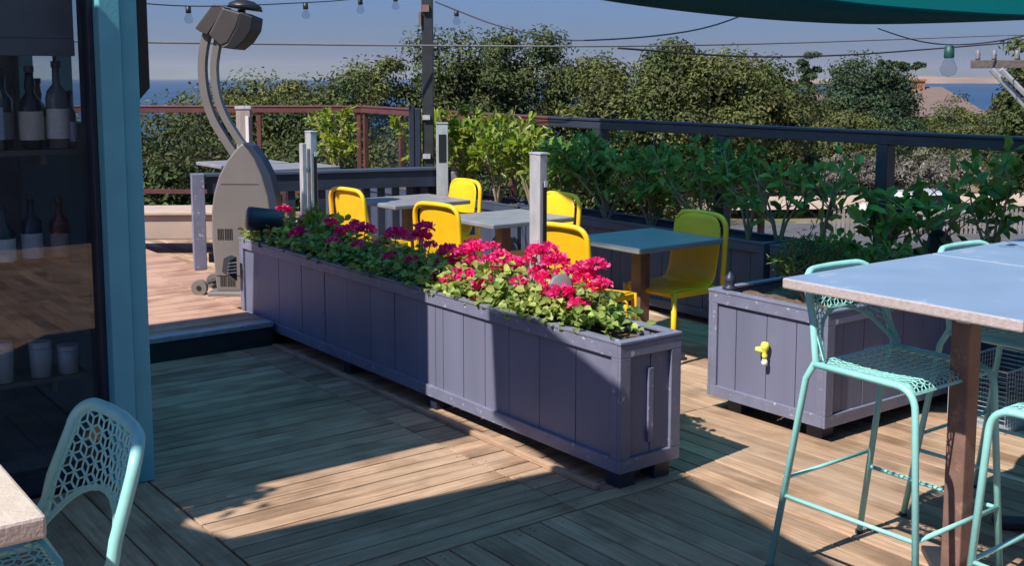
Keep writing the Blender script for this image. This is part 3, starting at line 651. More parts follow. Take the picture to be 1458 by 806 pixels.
for (u, v, z, lab) in ((4.29, 5.90, 0, 'middle grey dining table in full sun, cut by the tall aluminium post'), (4.34, 7.23, 0, 'farthest sunlit dining table in front of the dark slatted fence'),
                      (4.27, 9.25, 0.147, 'pale table on the upper deck showing just above the fence, right of the heater'), (4.1, 9.97, .147, 'pale table on the upper deck just left of the heater')):
    c = place(copy_tree(tb), u, v, z, 0, lab, G)

# ================================================================== YELLOW CHAIRS
def make_chair():
    t = empty('dining_chair', (0, 0, 0)); t['category'] = 'chair'
    prof = [(.215, .425), (.19, .445), (.10, .445), (0, .435), (-.09, .435), (-.145, .455), (-.175, .51), (-.19, .60), (-.205, .70), (-.222, .80), (-.232, .862)]
    def width(i): return [.19, .205, .21, .21, .205, .20, .199, .198, .196, .19, .15][i]
    bm = B(); n = 10; rows = []
    for i, (y, z) in enumerate(prof):
        w = width(i); rows.append([bm.verts.new((w*(2*k/n-1), y+(.018 if i > 4 else 0)*((2*k/n-1)**2), z+(-.010*math.cos((2*k/n-1)*1.5)+.006 if i < 5 else 0)-(.02*(2*k/n-1)**4 if i == 10 else 0))) for k in range(n+1)])
    for A, Bq in zip(rows, rows[1:]):
        for k in range(n): bm.faces.new((A[k], A[k+1], Bq[k+1], Bq[k]))
    o = obj('seat_shell', bm, m_yellow, t, smooth=True); sm = o.modifiers.new('sub', 'SUBSURF'); sm.levels = sm.render_levels = 1
    so = o.modifiers.new('solid', 'SOLIDIFY'); so.thickness = .009; so.offset = 0
    bm = B(); hp = fillet([(.205, -.235, 0), (.212, -.205, .44), (.208, -.235, .858), (0, -.246, .868), (-.208, -.235, .858), (-.212, -.205, .44), (-.205, -.235, 0)], .10, 8)
    tube(bm, hp, .0165, 10, flat=1.0); obj('back_frame', bm, m_yellow, t, smooth=True)
    bm = B()
    for sx in (-1, 1):
        box(bm, (sx*.206, .0, .425), (.022, .40, .035))
    box(bm, (0, .197, .422), (.39, .022, .03)); box(bm, (0, -.19, .42), (.39, .02, .03))
    obj('seat_frame', bm, m_yellow, t, bevel=.006)
    for sx in (-1, 1):
        bm = B(); tube(bm, [(sx*.206, .205, 0), (sx*.206, .20, .44)], [.015, .0175], 10); obj('leg', bm, m_yellow, t, smooth=True)
    return t
ch = make_chair(); G = 'yellow dining chairs'
place(ch, 4.25, 4.92, 0, -math.pi/2+R(9), 'yellow chair seen from behind, just behind the near aluminium post', G)
for (u, v, r, lab) in ((4.27, 6.25, -math.pi/2+R(11), 'yellow chair seen from behind, in the middle above the pink flowers'), (4.29, 7.50, -math.pi/2+R(8), 'yellow chair seen from behind, farthest left beside the fence'),
                    (4.86, 4.80, math.pi/2, 'yellow chair in shade facing us beyond the nearest table'), (4.90, 6.22, math.pi/2, 'sunlit yellow chair back showing right of the near aluminium post'), (4.96, 7.52, math.pi/2, 'sunlit yellow chair back beyond the farthest table')):
    place(copy_tree(ch), u, v, 0, r, lab, G)

# ================================================================== WINDSCREEN POSTS
def channel_post(u, v, z0, z1, label, rot=0, mini=False):
    t = E('channel_post', u, v, z0, label, 'post', 'aluminium windscreen posts', rot)
    h = z1-z0; bm = B()
    bx(bm, -.024, .024, -.0, .085, 0, h); obj('post_body', bm, m_galv, t, bevel=.004)
    bm = B(); bx(bm, -.004, .018, -.004, -.0012, .1, h-.14); obj('slot', bm, m_black, t)
    bm = B(); bx(bm, -.027, .027, -.006, .09, h+.001, h+.012); obj('cap', bm, m_galv, t, bevel=.003)
    bm = B(); bx(bm, -.028, -.0245, .01, .05, h*.55, h*.68); obj('bracket', bm, m_galv, t)
    bm = B(); bx(bm, -.04, .04, -.03, .11, 0, .008); obj('foot_plate', bm, m_galv, t)
    bm = B(); bx(bm, .0, .018, -.0075, -.0045, h-.16, h-.13); obj('clip', bm, m_white, t)
    if mini:
        bm = B(); bx(bm, -.085, -.055, .0, .05, 0, h-.07); bx(bm, -.0545, -.0275, .012, .035, h*.6, h*.6+.03); bx(bm, -.0545, -.0275, .012, .035, h*.8, h*.8+.03); obj('side_channel', bm, m_galv, t, bevel=.003)
channel_post(3.46, 4.33, 0, 1.32, 'tall aluminium windscreen post rising from behind the near pink flowers')
channel_post(3.46, 6.81, 0, 1.335, 'double aluminium windscreen post at the far end of the planter, left of the fence', mini=True)
t_ = (-.575, 9.60)
t = empty('channel_post', (-.60, 9.60, 0), R(6), 'aluminium post with a wide dark slot facing us, beside the black pole', 'post', 'aluminium windscreen posts')
bm = B(); bx(bm, -.05, .05, 0, .05, 0, 1.31); obj('post_body', bm, m_galv, t, bevel=.004)
bm = B(); bx(bm, -.03, .034, -.004, -.001, .98, 1.22); obj('slot', bm, m_black, t)
bm = B(); bx(bm, -.052, .052, -.006, .054, 1.312, 1.322); obj('cap', bm, m_galv, t)

# ================================================================== FENCE, POLE, HEATER
t = empty('slatted_fence', (-2.503, 9.038, 0), R(20.3), 'dark navy slatted fence with a pale end panel behind the far table', 'fence')
Lf = 2.09
bm = B(); bx(bm, .0, Lf, -.05, .07, .905, .93); obj('top_cap', bm, m_navyshade, t, bevel=.004)
bm = B(); bx(bm, .02, Lf, -.03, -.005, .765, .904); obj('top_board', bm, m_navydark, t)
bm = B(); bx(bm, .02, Lf, -.03, .03, .2, .27); obj('bottom_rail', bm, m_navydark, t)
for k in range(15):
    bm = B(); bx(bm, .16+k*.128, .16+k*.128+.062, -.004, .03, .271, .90); obj('slat', bm, m_navydark, t)
bm = B(); bx(bm, -.10, -.0, -.06, .08, .147, .93); obj('end_panel', bm, m_navytrim, t, bevel=.004)
bm = B(); bx(bm, Lf-.09, Lf, -.0305, .06, 0, .764); obj('post', bm, m_navydark, t)
t = empty('black_pole', (-.735, 9.83, 0), 0, 'tall black square pole rising out of the picture behind the fence', 'pole')
bm = B(); bx(bm, -.048, .048, -.048, .048, 0, 4.6); obj('pole_shaft', bm, m_darksteel, t, bevel=.004)
for z in (1.0, 1.34):
    bm = B(); bx(bm, -.045, .02, -.075, -.049, z, z+.04); obj('bracket', bm, m_galv, t)
bm = B(); bx(bm, -.07, -.049, -.07, .02, 2.15, 2.27); bx(bm, -.04, .02, -.08, -.049, 2.27, 2.33); obj('junction_box', bm, m_rust, t)
t = empty('navy_post', (-.845, 9.80, 0), 0, 'short dark navy timber post directly left of the black pole', 'post')
bm = B(); bx(bm, -.052, -.008, -.05, .05, 0, 1.46); bx(bm, .0, .045, -.05, .05, 0, 1.44); obj('post_body', bm, m_navydark, t, bevel=.004)
t = empty('timber_post', (-3.09, 12.9, .147), 0, 'weathered timber post with a pale strip at the far railing right of the heater arm', 'post')
bm = B(); bx(bm, -.09, .07, 0, .12, 0, 1.2); obj('post_body', bm, m_pine, t, bevel=.005)
bm = B(); bx(bm, .02, .055, -.012, -.001, .0, 1.12); obj('strip', bm, m_white, t)
bm = B(); bx(bm, -.1, .085, -.01, .13, 1.201, 1.235); obj('cap', bm, m_galv, t)

t = empty('patio_heater', (-1.915, 7.9, .147), R(-2), 'tall taupe patio heater with a curved double arm and a dark tilted head', 'patio heater')
def hp(px, py): return ((px-345)/201, 1.7-(py-111)/201-.147)
body = [hp(*p) for p in ((303, 418), (298, 340), (299, 300), (303, 275), (311, 250), (323, 228), (338, 210), (346, 203), (352, 208), (364, 226), (374, 250), (382, 280), (387, 320), (389, 418))]
bm = B(); prism(bm, body, -.0, .13); obj('body', bm, m_taupe, t, bevel=.012)
bm = B(); side = [hp(*p) for p in ((347, 203), (361, 207), (375, 226), (386, 249), (393, 280), (397, 320), (399, 418), (389.6, 418), (387.6, 320), (382.6, 280), (374.6, 250), (364.6, 226), (352.5, 208))]
prism(bm, side, -.012, .142); obj('shade_strip', bm, M('shaded_side_navy', (.022, .035, .07), .5), t)  # dark strip painted as the shaded side of the body
bm = B(); x0, z0 = hp(292, 428); bx(bm, x0, .24, -.05, .19, z0, z0+.055); obj('base_plate', bm, m_taupe, t, bevel=.01)
for a, b_ in (((307, 322), 12), ((309, 390), 12)):
    bm = B(); xx, zz = hp(*a)
    for k in range(9): bx(bm, xx+.012*k+.004*(k > 3), xx+.012*k+.006+.004*(k > 3), -.003, -.0008, zz-.1, zz-.02)
    obj('vent', bm, m_black, t)
bm = B(); xx, zz = hp(303, 395); bx(bm, xx, xx+.40, -.0022, -.0006, zz, zz+.004)
xx, zz = hp(306, 262); bx(bm, xx+.04, xx+.31, -.0022, -.0006, zz, zz+.003); obj('panel_seam', bm, m_black, t)
for wx in (277, 292):
    xx, zz = hp(wx, 413 if wx < 285 else 407); bm = B(); lathe(bm, [(0, -.02), (.055, -.02), (.06, -.012), (.06, .012), (.055, .02), (0, .02)], 20)
    o = obj('wheel', bm, m_taupe, t, smooth=False); o.location = (xx, .02+.12*(wx > 285), zz); o.rotation_euler = (R(90), 0, 0)
    bm = B(); lathe(bm, [(0, -.024), (.018, -.024), (.018, .024), (0, .024)], 12); h_ = obj('hub', bm, m_black, o)
bm = B(); xx, zz = hp(285, 408); tube(bm, [(xx, .09, zz), (-.2, .09, zz+.03)], .012, 8); obj('axle', bm, m_black, t)
def smoothpts(P_, n=6):
    P_ = [Vector(p) for p in P_]; out = []
    for i in range(len(P_)-1):
        p0 = P_[max(0, i-1)]; p1 = P_[i]; p2 = P_[i+1]; p3 = P_[min(len(P_)-1, i+2)]
        for k in range(n):
            s = k/n; out.append(.5*((2*p1)+(-p0+p2)*s+(2*p0-5*p1+4*p2-p3)*s*s+(-p0+3*p1-3*p2+p3)*s**3))
    return out+[P_[-1]]
def flatbar(bm, pts, w, y0, y1):
    pts = smoothpts(pts); L_ = []; R_ = []
    for i, p in enumerate(pts):
        d = (pts[min(len(pts)-1, i+1)]-pts[max(0, i-1)]).normalized(); n_ = Vector((-d.y, d.x)); L_.append(p+n_*w/2); R_.append(p-n_*w/2)
    for i in range(len(pts)-1):
        q = [L_[i], L_[i+1], R_[i+1], R_[i]]; a = [bm.verts.new((c.x, y0, c.y)) for c in q]; b_ = [bm.verts.new((c.x, y1, c.y)) for c in q]
        bm.faces.new(a); bm.faces.new(b_[::-1])
        bm.faces.new((a[0], b_[0], b_[1], a[1])); bm.faces.new((a[2], b_[2], b_[3], a[3]))
    bmesh.ops.remove_doubles(bm, verts=bm.verts, dist=1e-5)
for nm, P_, w in (('arm', ((300, 40), (292, 70), (289, 100), (292, 135), (302, 168), (318, 197), (340, 232), (362, 268)), .058), ('arm', ((316, 45), (309, 75), (306, 100), (309, 135), (319, 165), (337, 196), (356, 222), (374, 255)), .05)):
    bm = B(); flatbar(bm, [Vector(hp(*p)) for p in P_], w*.9, .03, .10); obj(nm, bm, m_taupe, t)
m_head = M('heater_head', (.075, .065, .066), .5, metal=.2)
bm = B(); prism(bm, [hp(*p) for p in ((285, 41), (311, 8), (328, 12), (318, 28), (302, 50), (292, 46))], -.02, .16); obj('head_bracket', bm, m_head, t, bevel=.005)
bm = B(); prism(bm, [hp(*p) for p in ((326, 13), (347, 19), (352, 20), (344, 42), (332, 62), (322, 66), (305, 50), (315, 33))], -.04, .19); obj('head_housing', bm, m_head, t, bevel=.01)
bm = B(); prism(bm, [hp(*p) for p in ((352.5, 19), (370, 26), (367, 44), (356, 60), (342, 71), (322.5, 68), (332.6, 62.5), (344.6, 42.5))], -.06, .22); obj('reflector', bm, M('reflector_black', (.012, .013, .018), .5), t, bevel=.008)
bm = B(); lathe(bm, [(0, .07), (.06, .062), (.11, .035), (.125, .0), (.11, .01), (0, .02)], 24); o = obj('top_dish', bm, m_black, t, smooth=True); xx, zz = hp(350, 14); o.location = (xx, .1, zz); o.rotation_euler = (0, R(8), 0)
bm = B(); xx, zz = hp(346, 20); bx(bm, xx-.02, xx+.02, .06, .12, zz-.04, zz+.03); obj('dish_stem', bm, m_black, t)
# dark spot lamp over the far end of the planter
t = empty('spot_lamp', (-1.66, 7.3, .50), R(18), 'dark navy cylindrical spot lamp lying over the far end of the long planter', 'lamp')
bm = B(); lathe(bm, [(0, 0), (.06, 0), (.078, .01), (.08, .03), (.072, .2), (.055, .24), (0, .245)], 24); o = obj('lamp_body', bm, m_navydark, t, smooth=True); o.location = (-.09, 0, .285); o.rotation_euler = (0, R(96), 0)
bm = B(); tube(bm, [(.02, 0, .0), (.02, 0, .26)], .012, 8); obj('stand', bm, m_black, t)

# ================================================================== GLASS RAILINGS
def railing(a, b_, posts, label, mat, z=1.37, zb=0.0, zr=.14, pw=.043):
    a = Vector(a); b_ = Vector(b_); L_ = (b_-a).length; an = math.atan2((b_-a).y, (b_-a).x)
    t = empty('glass_railing', (a.x, a.y, zb), an, label, 'glass railing', 'glass railings around the deck')
    bm = B(); bx(bm, 0, L_, -.045, .045, z-zb-.085, z-zb-.02); bx(bm, -.01, L_+.01, -.055, .055, z-zb-.0195, z-zb); obj('top_rail', bm, mat, t, bevel=.005)
    bm = B(); bx(bm, 0, L_, -.02, .02, zr-.05, zr); obj('bottom_rail', bm, mat, t)
    for p in posts:
        bm = B(); bx(bm, p-pw, p+pw, -pw, pw, -.1, z-zb-.086); obj('post', bm, mat, t, bevel=.004)
    for p, q in zip(posts, posts[1:]):
        bm = B(); bx(bm, p+.046, q-.046, -.004, .004, zr+.002, z-zb-.087); obj('pane', bm, m_railglass, t)
m_railshade = M('shaded_rail_paint', (.03, .035, .06), .42, var=.2, scale=8, bump=.15, wear=(.2, .2, .24), wlim=.72)  # copy of the brown rail with its blue shade put into the colour
A_, B_ = XY(6.13, 0.2), XY(6.13, 7.55)
railing(A_, B_, [.1, 1.4, 2.7, 4.01, 5.37, 6.70], 'dark railing with glass panes running along the right side behind the laurels', m_railshade)
L2 = math.hypot(-1.80-B_[0], 13.6-B_[1])
railing(B_, (-1.80, 13.6), [.7, 2.0, 3.3, L2-.05], 'brown railing with glass panes beyond the black pole and far table', m_rail, pw=.025)
railing((-1.81, 13.6), (-7.6, 13.75), [.05, 1.27, 2.95, 4.5, 5.75], 'brown railing with glass panes facing the sea at the far left', m_rail, zr=.34, pw=.025)

# ================================================================== LAURELS IN THE RAIL PLANTERS
def shrub(name, u, v, z, h, w, n, ll, lw, mat, label, group, seed, stems=4, droop=0):
    r = np.random.default_rng(seed); t = E(name, u, v, z, label, 'shrub', group)
    bm = B(); tips = []
    for k in range(stems):
        an = r.uniform(0, 6.28); sp = r.uniform(.25, 1)*w*.5; hh = h*r.uniform(.75, 1.0)
        p = [Vector((0, 0, 0)), Vector((math.cos(an)*sp*.25, math.sin(an)*sp*.3, hh*.35)), Vector((math.cos(an)*sp*.7, math.sin(an)*sp*.9, hh*.7)), Vector((math.cos(an)*sp, math.sin(an)*sp*1.1, hh))]
        tube(bm, p, [.011, .009, .006, .003], 6); tips.append(p)
        for j in range(5):
            q = p[1].lerp(p[3], r.uniform(0, .9)); e = q+Vector((r.normal()*.09, r.normal()*.13, r.uniform(.04, .16))); tube(bm, [q, e], [.005, .002], 5); tips.append([q, q.lerp(e, .4), q.lerp(e, .8), e])
    obj('stems', bm, m_twig, t)
    seg = r.integers(0, len(tips), n); s = np.sqrt(r.uniform(.05, 1, n)); pos = []
    dirs = []
    for i in range(n):
        p = tips[seg[i]]; f = s[i]*(len(p)-1); k = min(len(p)-2, int(f)); q = p[k].lerp(p[k+1], f-k); pos.append(q[:]); dirs.append((p[-1]-p[0]).normalized()[:])
    pos = np.array(pos)+r.normal(size=(n, 3))*np.array([.016, .02, .015]); a = r.normal(size=(n, 3)); a /= np.linalg.norm(a, axis=1, keepdims=True)
    d = np.array(dirs)*.7+a*.9; nor = r.normal(size=(n, 3))*.6+np.array([-.3, -.3, 1])
    leaves('foliage', pos, d, nor, r.uniform(.7, 1.15, n)*ll, r.uniform(.8, 1.1, n)*lw, mat, t, fold=.22)
G = 'laurels along the glass railing'
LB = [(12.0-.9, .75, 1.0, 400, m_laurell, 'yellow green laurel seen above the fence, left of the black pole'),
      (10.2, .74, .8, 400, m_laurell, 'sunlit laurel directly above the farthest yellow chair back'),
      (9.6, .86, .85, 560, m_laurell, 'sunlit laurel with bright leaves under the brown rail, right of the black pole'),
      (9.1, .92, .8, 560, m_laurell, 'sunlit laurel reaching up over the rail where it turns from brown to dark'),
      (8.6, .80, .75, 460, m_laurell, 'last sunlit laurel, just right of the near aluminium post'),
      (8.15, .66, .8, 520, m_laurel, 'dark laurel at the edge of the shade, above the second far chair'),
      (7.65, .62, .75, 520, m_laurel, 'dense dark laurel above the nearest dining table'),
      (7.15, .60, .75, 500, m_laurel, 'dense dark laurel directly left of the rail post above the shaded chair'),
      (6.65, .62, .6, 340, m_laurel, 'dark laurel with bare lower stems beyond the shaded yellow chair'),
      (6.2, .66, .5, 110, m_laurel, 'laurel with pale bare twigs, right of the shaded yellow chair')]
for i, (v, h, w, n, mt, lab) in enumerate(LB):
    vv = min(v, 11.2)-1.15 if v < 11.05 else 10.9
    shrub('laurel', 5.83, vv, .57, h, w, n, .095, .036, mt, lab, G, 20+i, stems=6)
LC = [(4.80, .60, .45, 55, 'thin laurel with big leaves, left of the thick rail post over the square planter'), (4.46, .66, .45, 60, 'open laurel with a gap of road showing, directly left of the thick rail post'),
      (4.02, .42, .5, 100, 'low bushy laurel around the foot of the thick rail post'), (3.66, .5, .4, 50, 'large leaved laurel just above the black disc'), (3.30, .72, .5, 90, 'large leaved laurel at the right edge rising to the rail'), (3.0, .64, .45, 80, 'laurel at the far right, cut by the edge of the photo')]
for i, (v, h, w, n, lab) in enumerate(LC):
    shrub('laurel', 5.83, v, .57, h, w, n, .12, .055, m_laurel, lab, G, 50+i, stems=4)
shrub('conifer_sprig', 4.50, 3.52, .58, .24, .32, 1500, .035, .008, m_conif, 'small feathery green shrub in the square planter left of the mint stool back', 'plants in the square planter', 70, stems=9)
shrub('dark_shrub', 5.0, 3.5, .58, .2, .5, 420, .05, .03, m_laurel, 'low dark leafy plant in the square planter, behind the stool back', 'plants in the square planter', 71, stems=6)
# basket of grey mesh under the second bar table
t = E('mesh_basket', 5.0, 2.72, 0, 'grey wire mesh basket standing on the deck beyond the mint stools at the right edge', 'basket')
bm = B()
for k in range(19):
    for y in (0, .3): tube(bm, [(k*.025, y, .02), (k*.025, y, .30)], .0016, 4)
for k in range(13):
    for y in (0, .3): tube(bm, [(0, y, .02+k*.0235), (.45, y, .02+k*.0235)], .0016, 4)
    for x in (0, .45): tube(bm, [(x, 0, .02+k*.0235), (x, .3, .02+k*.0235)], .0016, 4)
obj('mesh_side', bm, m_galv, t)
bm = B(); tube(bm, [(0, 0, .305), (.45, 0, .305), (.45, .3, .305), (0, .3, .305)], .006, 6, closed=True); obj('basket_rim', bm, m_galv, t)
bm = B(); bx(bm, 0, .45, 0, .3, .003, .018); obj('basket_floor', bm, m_galv, t)

# ================================================================== ADDED SHADE CASTERS (unseen sheets, cut to the shapes of the deck's shade)
def cloth(name, col, tcol, f):
    m = M(name, col, .85, var=.08, scale=20); t_ = m.node_tree; tr = t_.nodes.new('ShaderNodeBsdfTranslucent'); tr.inputs[0].default_value = (*tcol, 1); ms = t_.nodes.new('ShaderNodeMixShader'); ms.inputs[0].default_value = f
    t_.links.new(t_.nodes['Principled BSDF'].outputs[0], ms.inputs[1]); t_.links.new(tr.outputs[0], ms.inputs[2]); t_.links.new(ms.outputs[0], t_.nodes['Material Output'].inputs[0]); return m
m_castteal = cloth('teal_caster_cloth', (.02, .3, .34), (.10, .66, .86), .72)  # translucent teal chosen to tint the shade it casts
m_castdark = cloth('dark_caster_cloth', (.05, .12, .12), (.28, .29, .30), .42)
def caster(poly, z, label, mat=None):
    t = empty('shade_caster', (*XY(0, .12), z), TH, label, 'shade sail', 'added shade casters over the deck')
    bm = B(); bm.faces.new([bm.verts.new((u, v, 0)) for u, v in poly]); bmesh.ops.triangulate(bm, faces=bm.faces)
    obj('caster_cloth', bm, mat or m_canvasd, t)
    return t
caster([(-3.2, 3.81), (-1.12, 3.81), (-.94, 3.38), (.52, 3.21), (.61, 3.74), (1.04, 3.83), (1.06, 3.47), (.90, 2.90), (.66, 1.88), (.45, 1.2), (-.6, 1.2), (-.95, 1.60), (-1.3, 1.76), (-3.2, 1.85)], 3.0, 'added unseen shade sail overhead, throwing the shadow across the planter end', m_castdark)
caster([(2.5, 2.75), (2.42, 4.95), (3.1, 5.15), (3.55, 6.5), (6.2, 6.7), (6.2, 2.0), (3.4, 2.0)], 3.0, 'added unseen shade sail overhead, shading the nearest dining table and laurels', m_castteal)
# canopy that shows in the top right corner
t = empty('green_canopy', (0, 0, 0), 0, 'green canvas canopy with a dark hem across the top right corner', 'canopy')
def ray(px, py, d):
    a = R(6.78); X = (px-729)/1590; Y = -(py-300)/1590; ry = math.cos(a)+Y*math.sin(a); rz = -math.sin(a)+Y*math.cos(a); return Vector((X/ry*d, d, 1.7+rz/ry*d))
cx_ = [640, 760, 860, 960, 1060, 1150, 1240, 1350, 1458, 1600, 1800]
lo_ = [-42, -18, 0, 14, 24.5, 31, 34, 32, 28, 22, 8]; hi_ = [-130, -100, -76, -50, -28, -8, 4, 13, 19, 20, 16]
pl = smoothpts([ray(x, y, 5.6) for x, y in zip(cx_, lo_)], 4); ph = smoothpts([ray(x, y, 5.6) for x, y in zip(cx_, hi_)], 4)
bm = B(); a = [bm.verts.new(p) for p in pl]; b_ = [bm.verts.new(p) for p in ph]
for i in range(len(a)-1): bm.faces.new((a[i], a[i+1], b_[i+1], b_[i]))
o = obj('hem', bm, m_canvasd, t, smooth=True); s_ = o.modifiers.new('solid', 'SOLIDIFY'); s_.thickness = .004
bm = B(); rows = []
for k in range(7):
    rows.append([bm.verts.new((p.x+k*.12, p.y-.003-k*.42, p.z-.004+.9*(1-(1-k/6)**1.6))) for p in ph])
for A, Bq in zip(rows, rows[1:]):
    for i in range(len(A)-1): bm.faces.new((A[i], A[i+1], Bq[i+1], Bq[i]))
mc = m_canvas; nt_ = mc.node_tree; tr = nt_.nodes.new('ShaderNodeBsdfTranslucent'); tr.inputs[0].default_value = (.02, .5, .42, 1); ms = nt_.nodes.new('ShaderNodeMixShader'); ms.inputs[0].default_value = .35
nt_.links.new(nt_.nodes['Principled BSDF'].outputs[0], ms.inputs[1]); nt_.links.new(tr.outputs[0], ms.inputs[2]); nt_.links.new(ms.outputs[0], nt_.nodes['Material Output'].inputs[0])
obj('canopy_cloth', bm, m_canvas, t, smooth=True)
# unseen vine added on the bar roof edge for the ragged end of its shadow
t = E('shadow_vine', -.6, 3.95, 2.93, 'unseen leafy vine added along the edge of the bar roof', 'vine')
n = 450; c = np.column_stack([rng.uniform(-1.3, .1, n), rng.normal(0, .05, n), -np.abs(rng.normal(0, .10, n))*(1.1+.6*np.sin(rng.uniform(0, 6, n)))]); c[:, 1] -= .05
leaves('foliage', c, rnd(n)+np.array([0, 0, -.8]), rnd(n), rng.uniform(.06, .11, n), rng.uniform(.05, .08, n), m_laurel, t)

# ================================================================== POLES, WIRES, STRING LIGHTS
def cable(name, pts, r, mat, label, cat='cable', group=None):
    bm = B(); tube(bm, smoothpts(pts, 8), r, 6); o = obj(name, bm, mat, smooth=True); return tag(o, label, cat, group)
cable('overhead_cable', [ray(100, 58, 8.4), ray(215, 60, 8.6), ray(611, 64.5, 9.7), ray(900, 65, 10.5), ray(1150, 60, 13), ray(1400, 51, 17), ray(1500, 48, 18.1)], .009, m_wirel, 'long grey cable running level across the whole sky and trees')
cable('overhead_cable', [ray(880, 68, 12), ray(1060, 80, 13.5), ray(1200, 78, 15), ray(1330, 69, 17), ray(1440, 60, 18.1)], .012, m_wire, 'thin black cable sagging beneath the long grey one toward the utility pole')
def string_light(pts, bulbs, r, label, bl, top=m_black):
    t = empty('string_light', pts[0][:], 0, label, 'string light', 'strings of light bulbs')
    o0 = Vector(pts[0]); bm = B(); tube(bm, smoothpts([p-o0 for p in pts], 8), r, 6); obj('cord', bm, m_wire, t, smooth=True)
    for p in bulbs:
        q = p-o0; bm = B(); lathe(bm, [(0, 0), (bl*.15, -.002), (bl*.17, -bl*.38), (bl*.14, -bl*.42), (0, -bl*.42)], 12, q[:]); s_ = obj('socket', bm, top, t, smooth=True)
        bm = B(); lathe(bm, [(bl*.13, -bl*.42), (bl*.2, -bl*.58), (bl*.28, -bl*.78), (bl*.2, -bl*.97), (0, -bl*1.03)], 14, q[:]); obj('bulb', bm, m_bulb, t, smooth=True)
string_light([ray(100, -6, 6.5), ray(268, 8, 7), ray(435, 3, 7.6), ray(513, -3, 8), ray(610, -14, 9.75)], [ray(268, 8, 7), ray(435, 3, 7.6), ray(513, -3, 8), ray(563, -7, 8.6)], .004, 'string of clear bulbs hanging along the top left of the sky', .105)
string_light([ray(620, 2, 9.75), ray(650, 14, 9.5), ray(700, 33, 9.2), ray(752, 46, 9), ray(830, 57, 9), ray(1000, 40, 8.5), ray(1150, -20, 8)], [ray(650, 14, 9.5)], .006, 'string of bulbs sloping down to the right from the black pole', .12)
string_light([ray(1250, 40, 5.1), ray(1300, 56, 4.4), ray(1352, 63, 3.9), ray(1420, 58, 3.6), ray(1500, 40, 3.4)], [ray(1352, 64, 3.9)], .0025, 'short string with one large green bulb hanging at the upper right', .105, top=M('green_socket', (.012, .08, .08), .5))
t = empty('utility_pole', (8.62, 18.1, -4.5), R(-6), 'wooden utility pole with a crossarm and two grey diagonal braces at the right edge', 'utility pole')
bm = B(); tube(bm, [(.35, 0, 0), (.35, 0, 8.5)], .14, 12); obj('pole_shaft', bm, m_bark, t, smooth=True)
bm = B(); bx(bm, -1.25, 1.9, -.21, -.145, 6.36, 6.49); obj('crossarm', bm, M('old_crossarm_wood', (.13, .11, .105), .9, var=.3, scale=20), t, bevel=.008)
for dx in (.0, .12):
    bm = B(); tube(bm, [(-.95+dx*.9, -.24-dx, 6.34), (.42+dx*1.5, -.2-dx, 4.9)], .045, 6); obj('brace', bm, m_galv, t)
for x_ in (-1.15, -.9, -.55, .05, .2):
    bm = B(); lathe(bm, [(0, 0), (.03, 0), (.045, .03), (.03, .05), (.045, .08), (.03, .1), (.035, .15), (0, .16)], 12, (x_, -.18, 6.492)); obj('insulator', bm, m_gray, t, smooth=True)
bm = B(); bx(bm, -.42, -.2, -.27, -.215, 6.33, 6.52); obj('steel_plate', bm, m_galv, t)
bm = B(); tube(bm, [(-.38, -.3, 6.52), (-.38, -.3, 7.0)], .06, 10); obj('fuse_drum', bm, m_galv, t, smooth=True)

# ================================================================== TREES AND SHRUBS BEYOND THE DECK
def tree(name, x, y, zt, rx, rz, mat, label, seed, n=9000, ll=.17, K=75, cat='tree', group='trees beyond the railing', ry=None, zb=None, flat=1.0, trunk=True, thin=False):
    r = np.random.default_rng(seed); ry = ry or rx; zg = tz(x, y) if zb is None else zb
    t = empty(name, (x, y, zg-.1), 0, label, cat, group); H_ = zt-zg+.1; cz = H_-rz
    c = r.normal(size=(K, 3)); c /= np.linalg.norm(c, axis=1, keepdims=True); rad = r.uniform(.3, .9, (K, 1))**.6
    c = c*rad*np.array([rx, ry, rz*.88])*(1+r.uniform(-.12, .12, (K, 1))); c[:, 2] = c[:, 2]*flat+cz
    cr = r.uniform(.18, .46, K)**1.15*min(rx, rz)*1.25
    idx = r.integers(0, K, n); d = r.normal(size=(n, 3)); d /= np.linalg.norm(d, axis=1, keepdims=True); d[:, 2] = np.where(d[:, 2] < -.3, -d[:, 2], d[:, 2])
    pos = c[idx]+d*cr[idx][:, None]*r.uniform(.35, 1.12, (n, 1))*np.array([1, 1, .75])
    pos[:, 2] = np.maximum(pos[:, 2], .05)
    nor = d+r.normal(size=(n, 3))*.38+np.array([0, 0, .25]); nor /= np.linalg.norm(nor, axis=1, keepdims=True)
    dr = r.normal(size=(n, 3)); dr = dr-nor*np.sum(dr*nor, axis=1, keepdims=True)*.85
    leaves('crown', pos, dr, nor, r.uniform(.6, 1.3, n)*ll, r.uniform(.6, 1.2, n)*ll*(.5 if not thin else .3), mat, t, fold=.12)
    if trunk:
        bm = B(); tr_ = max(.05, rx*.06); top = Vector((r.normal()*.1, 0, cz)); tube(bm, [(0, 0, 0), (r.normal()*.1, 0, cz*.5), top], [tr_*1.3, tr_, tr_*.6], 9)
        for k in range(9):
            q = Vector(c[r.integers(0, K)]); b0 = Vector((0, 0, cz*r.uniform(.35, .8))); m_ = b0.lerp(q, .5)+Vector((0, 0, .15)); tube(bm, [b0, m_, q], [tr_*.45, tr_*.3, tr_*.1], 6)
        obj('trunk', bm, m_bark, t, smooth=True)
    return t
def TX(px, d): return (px-729)/1590*d
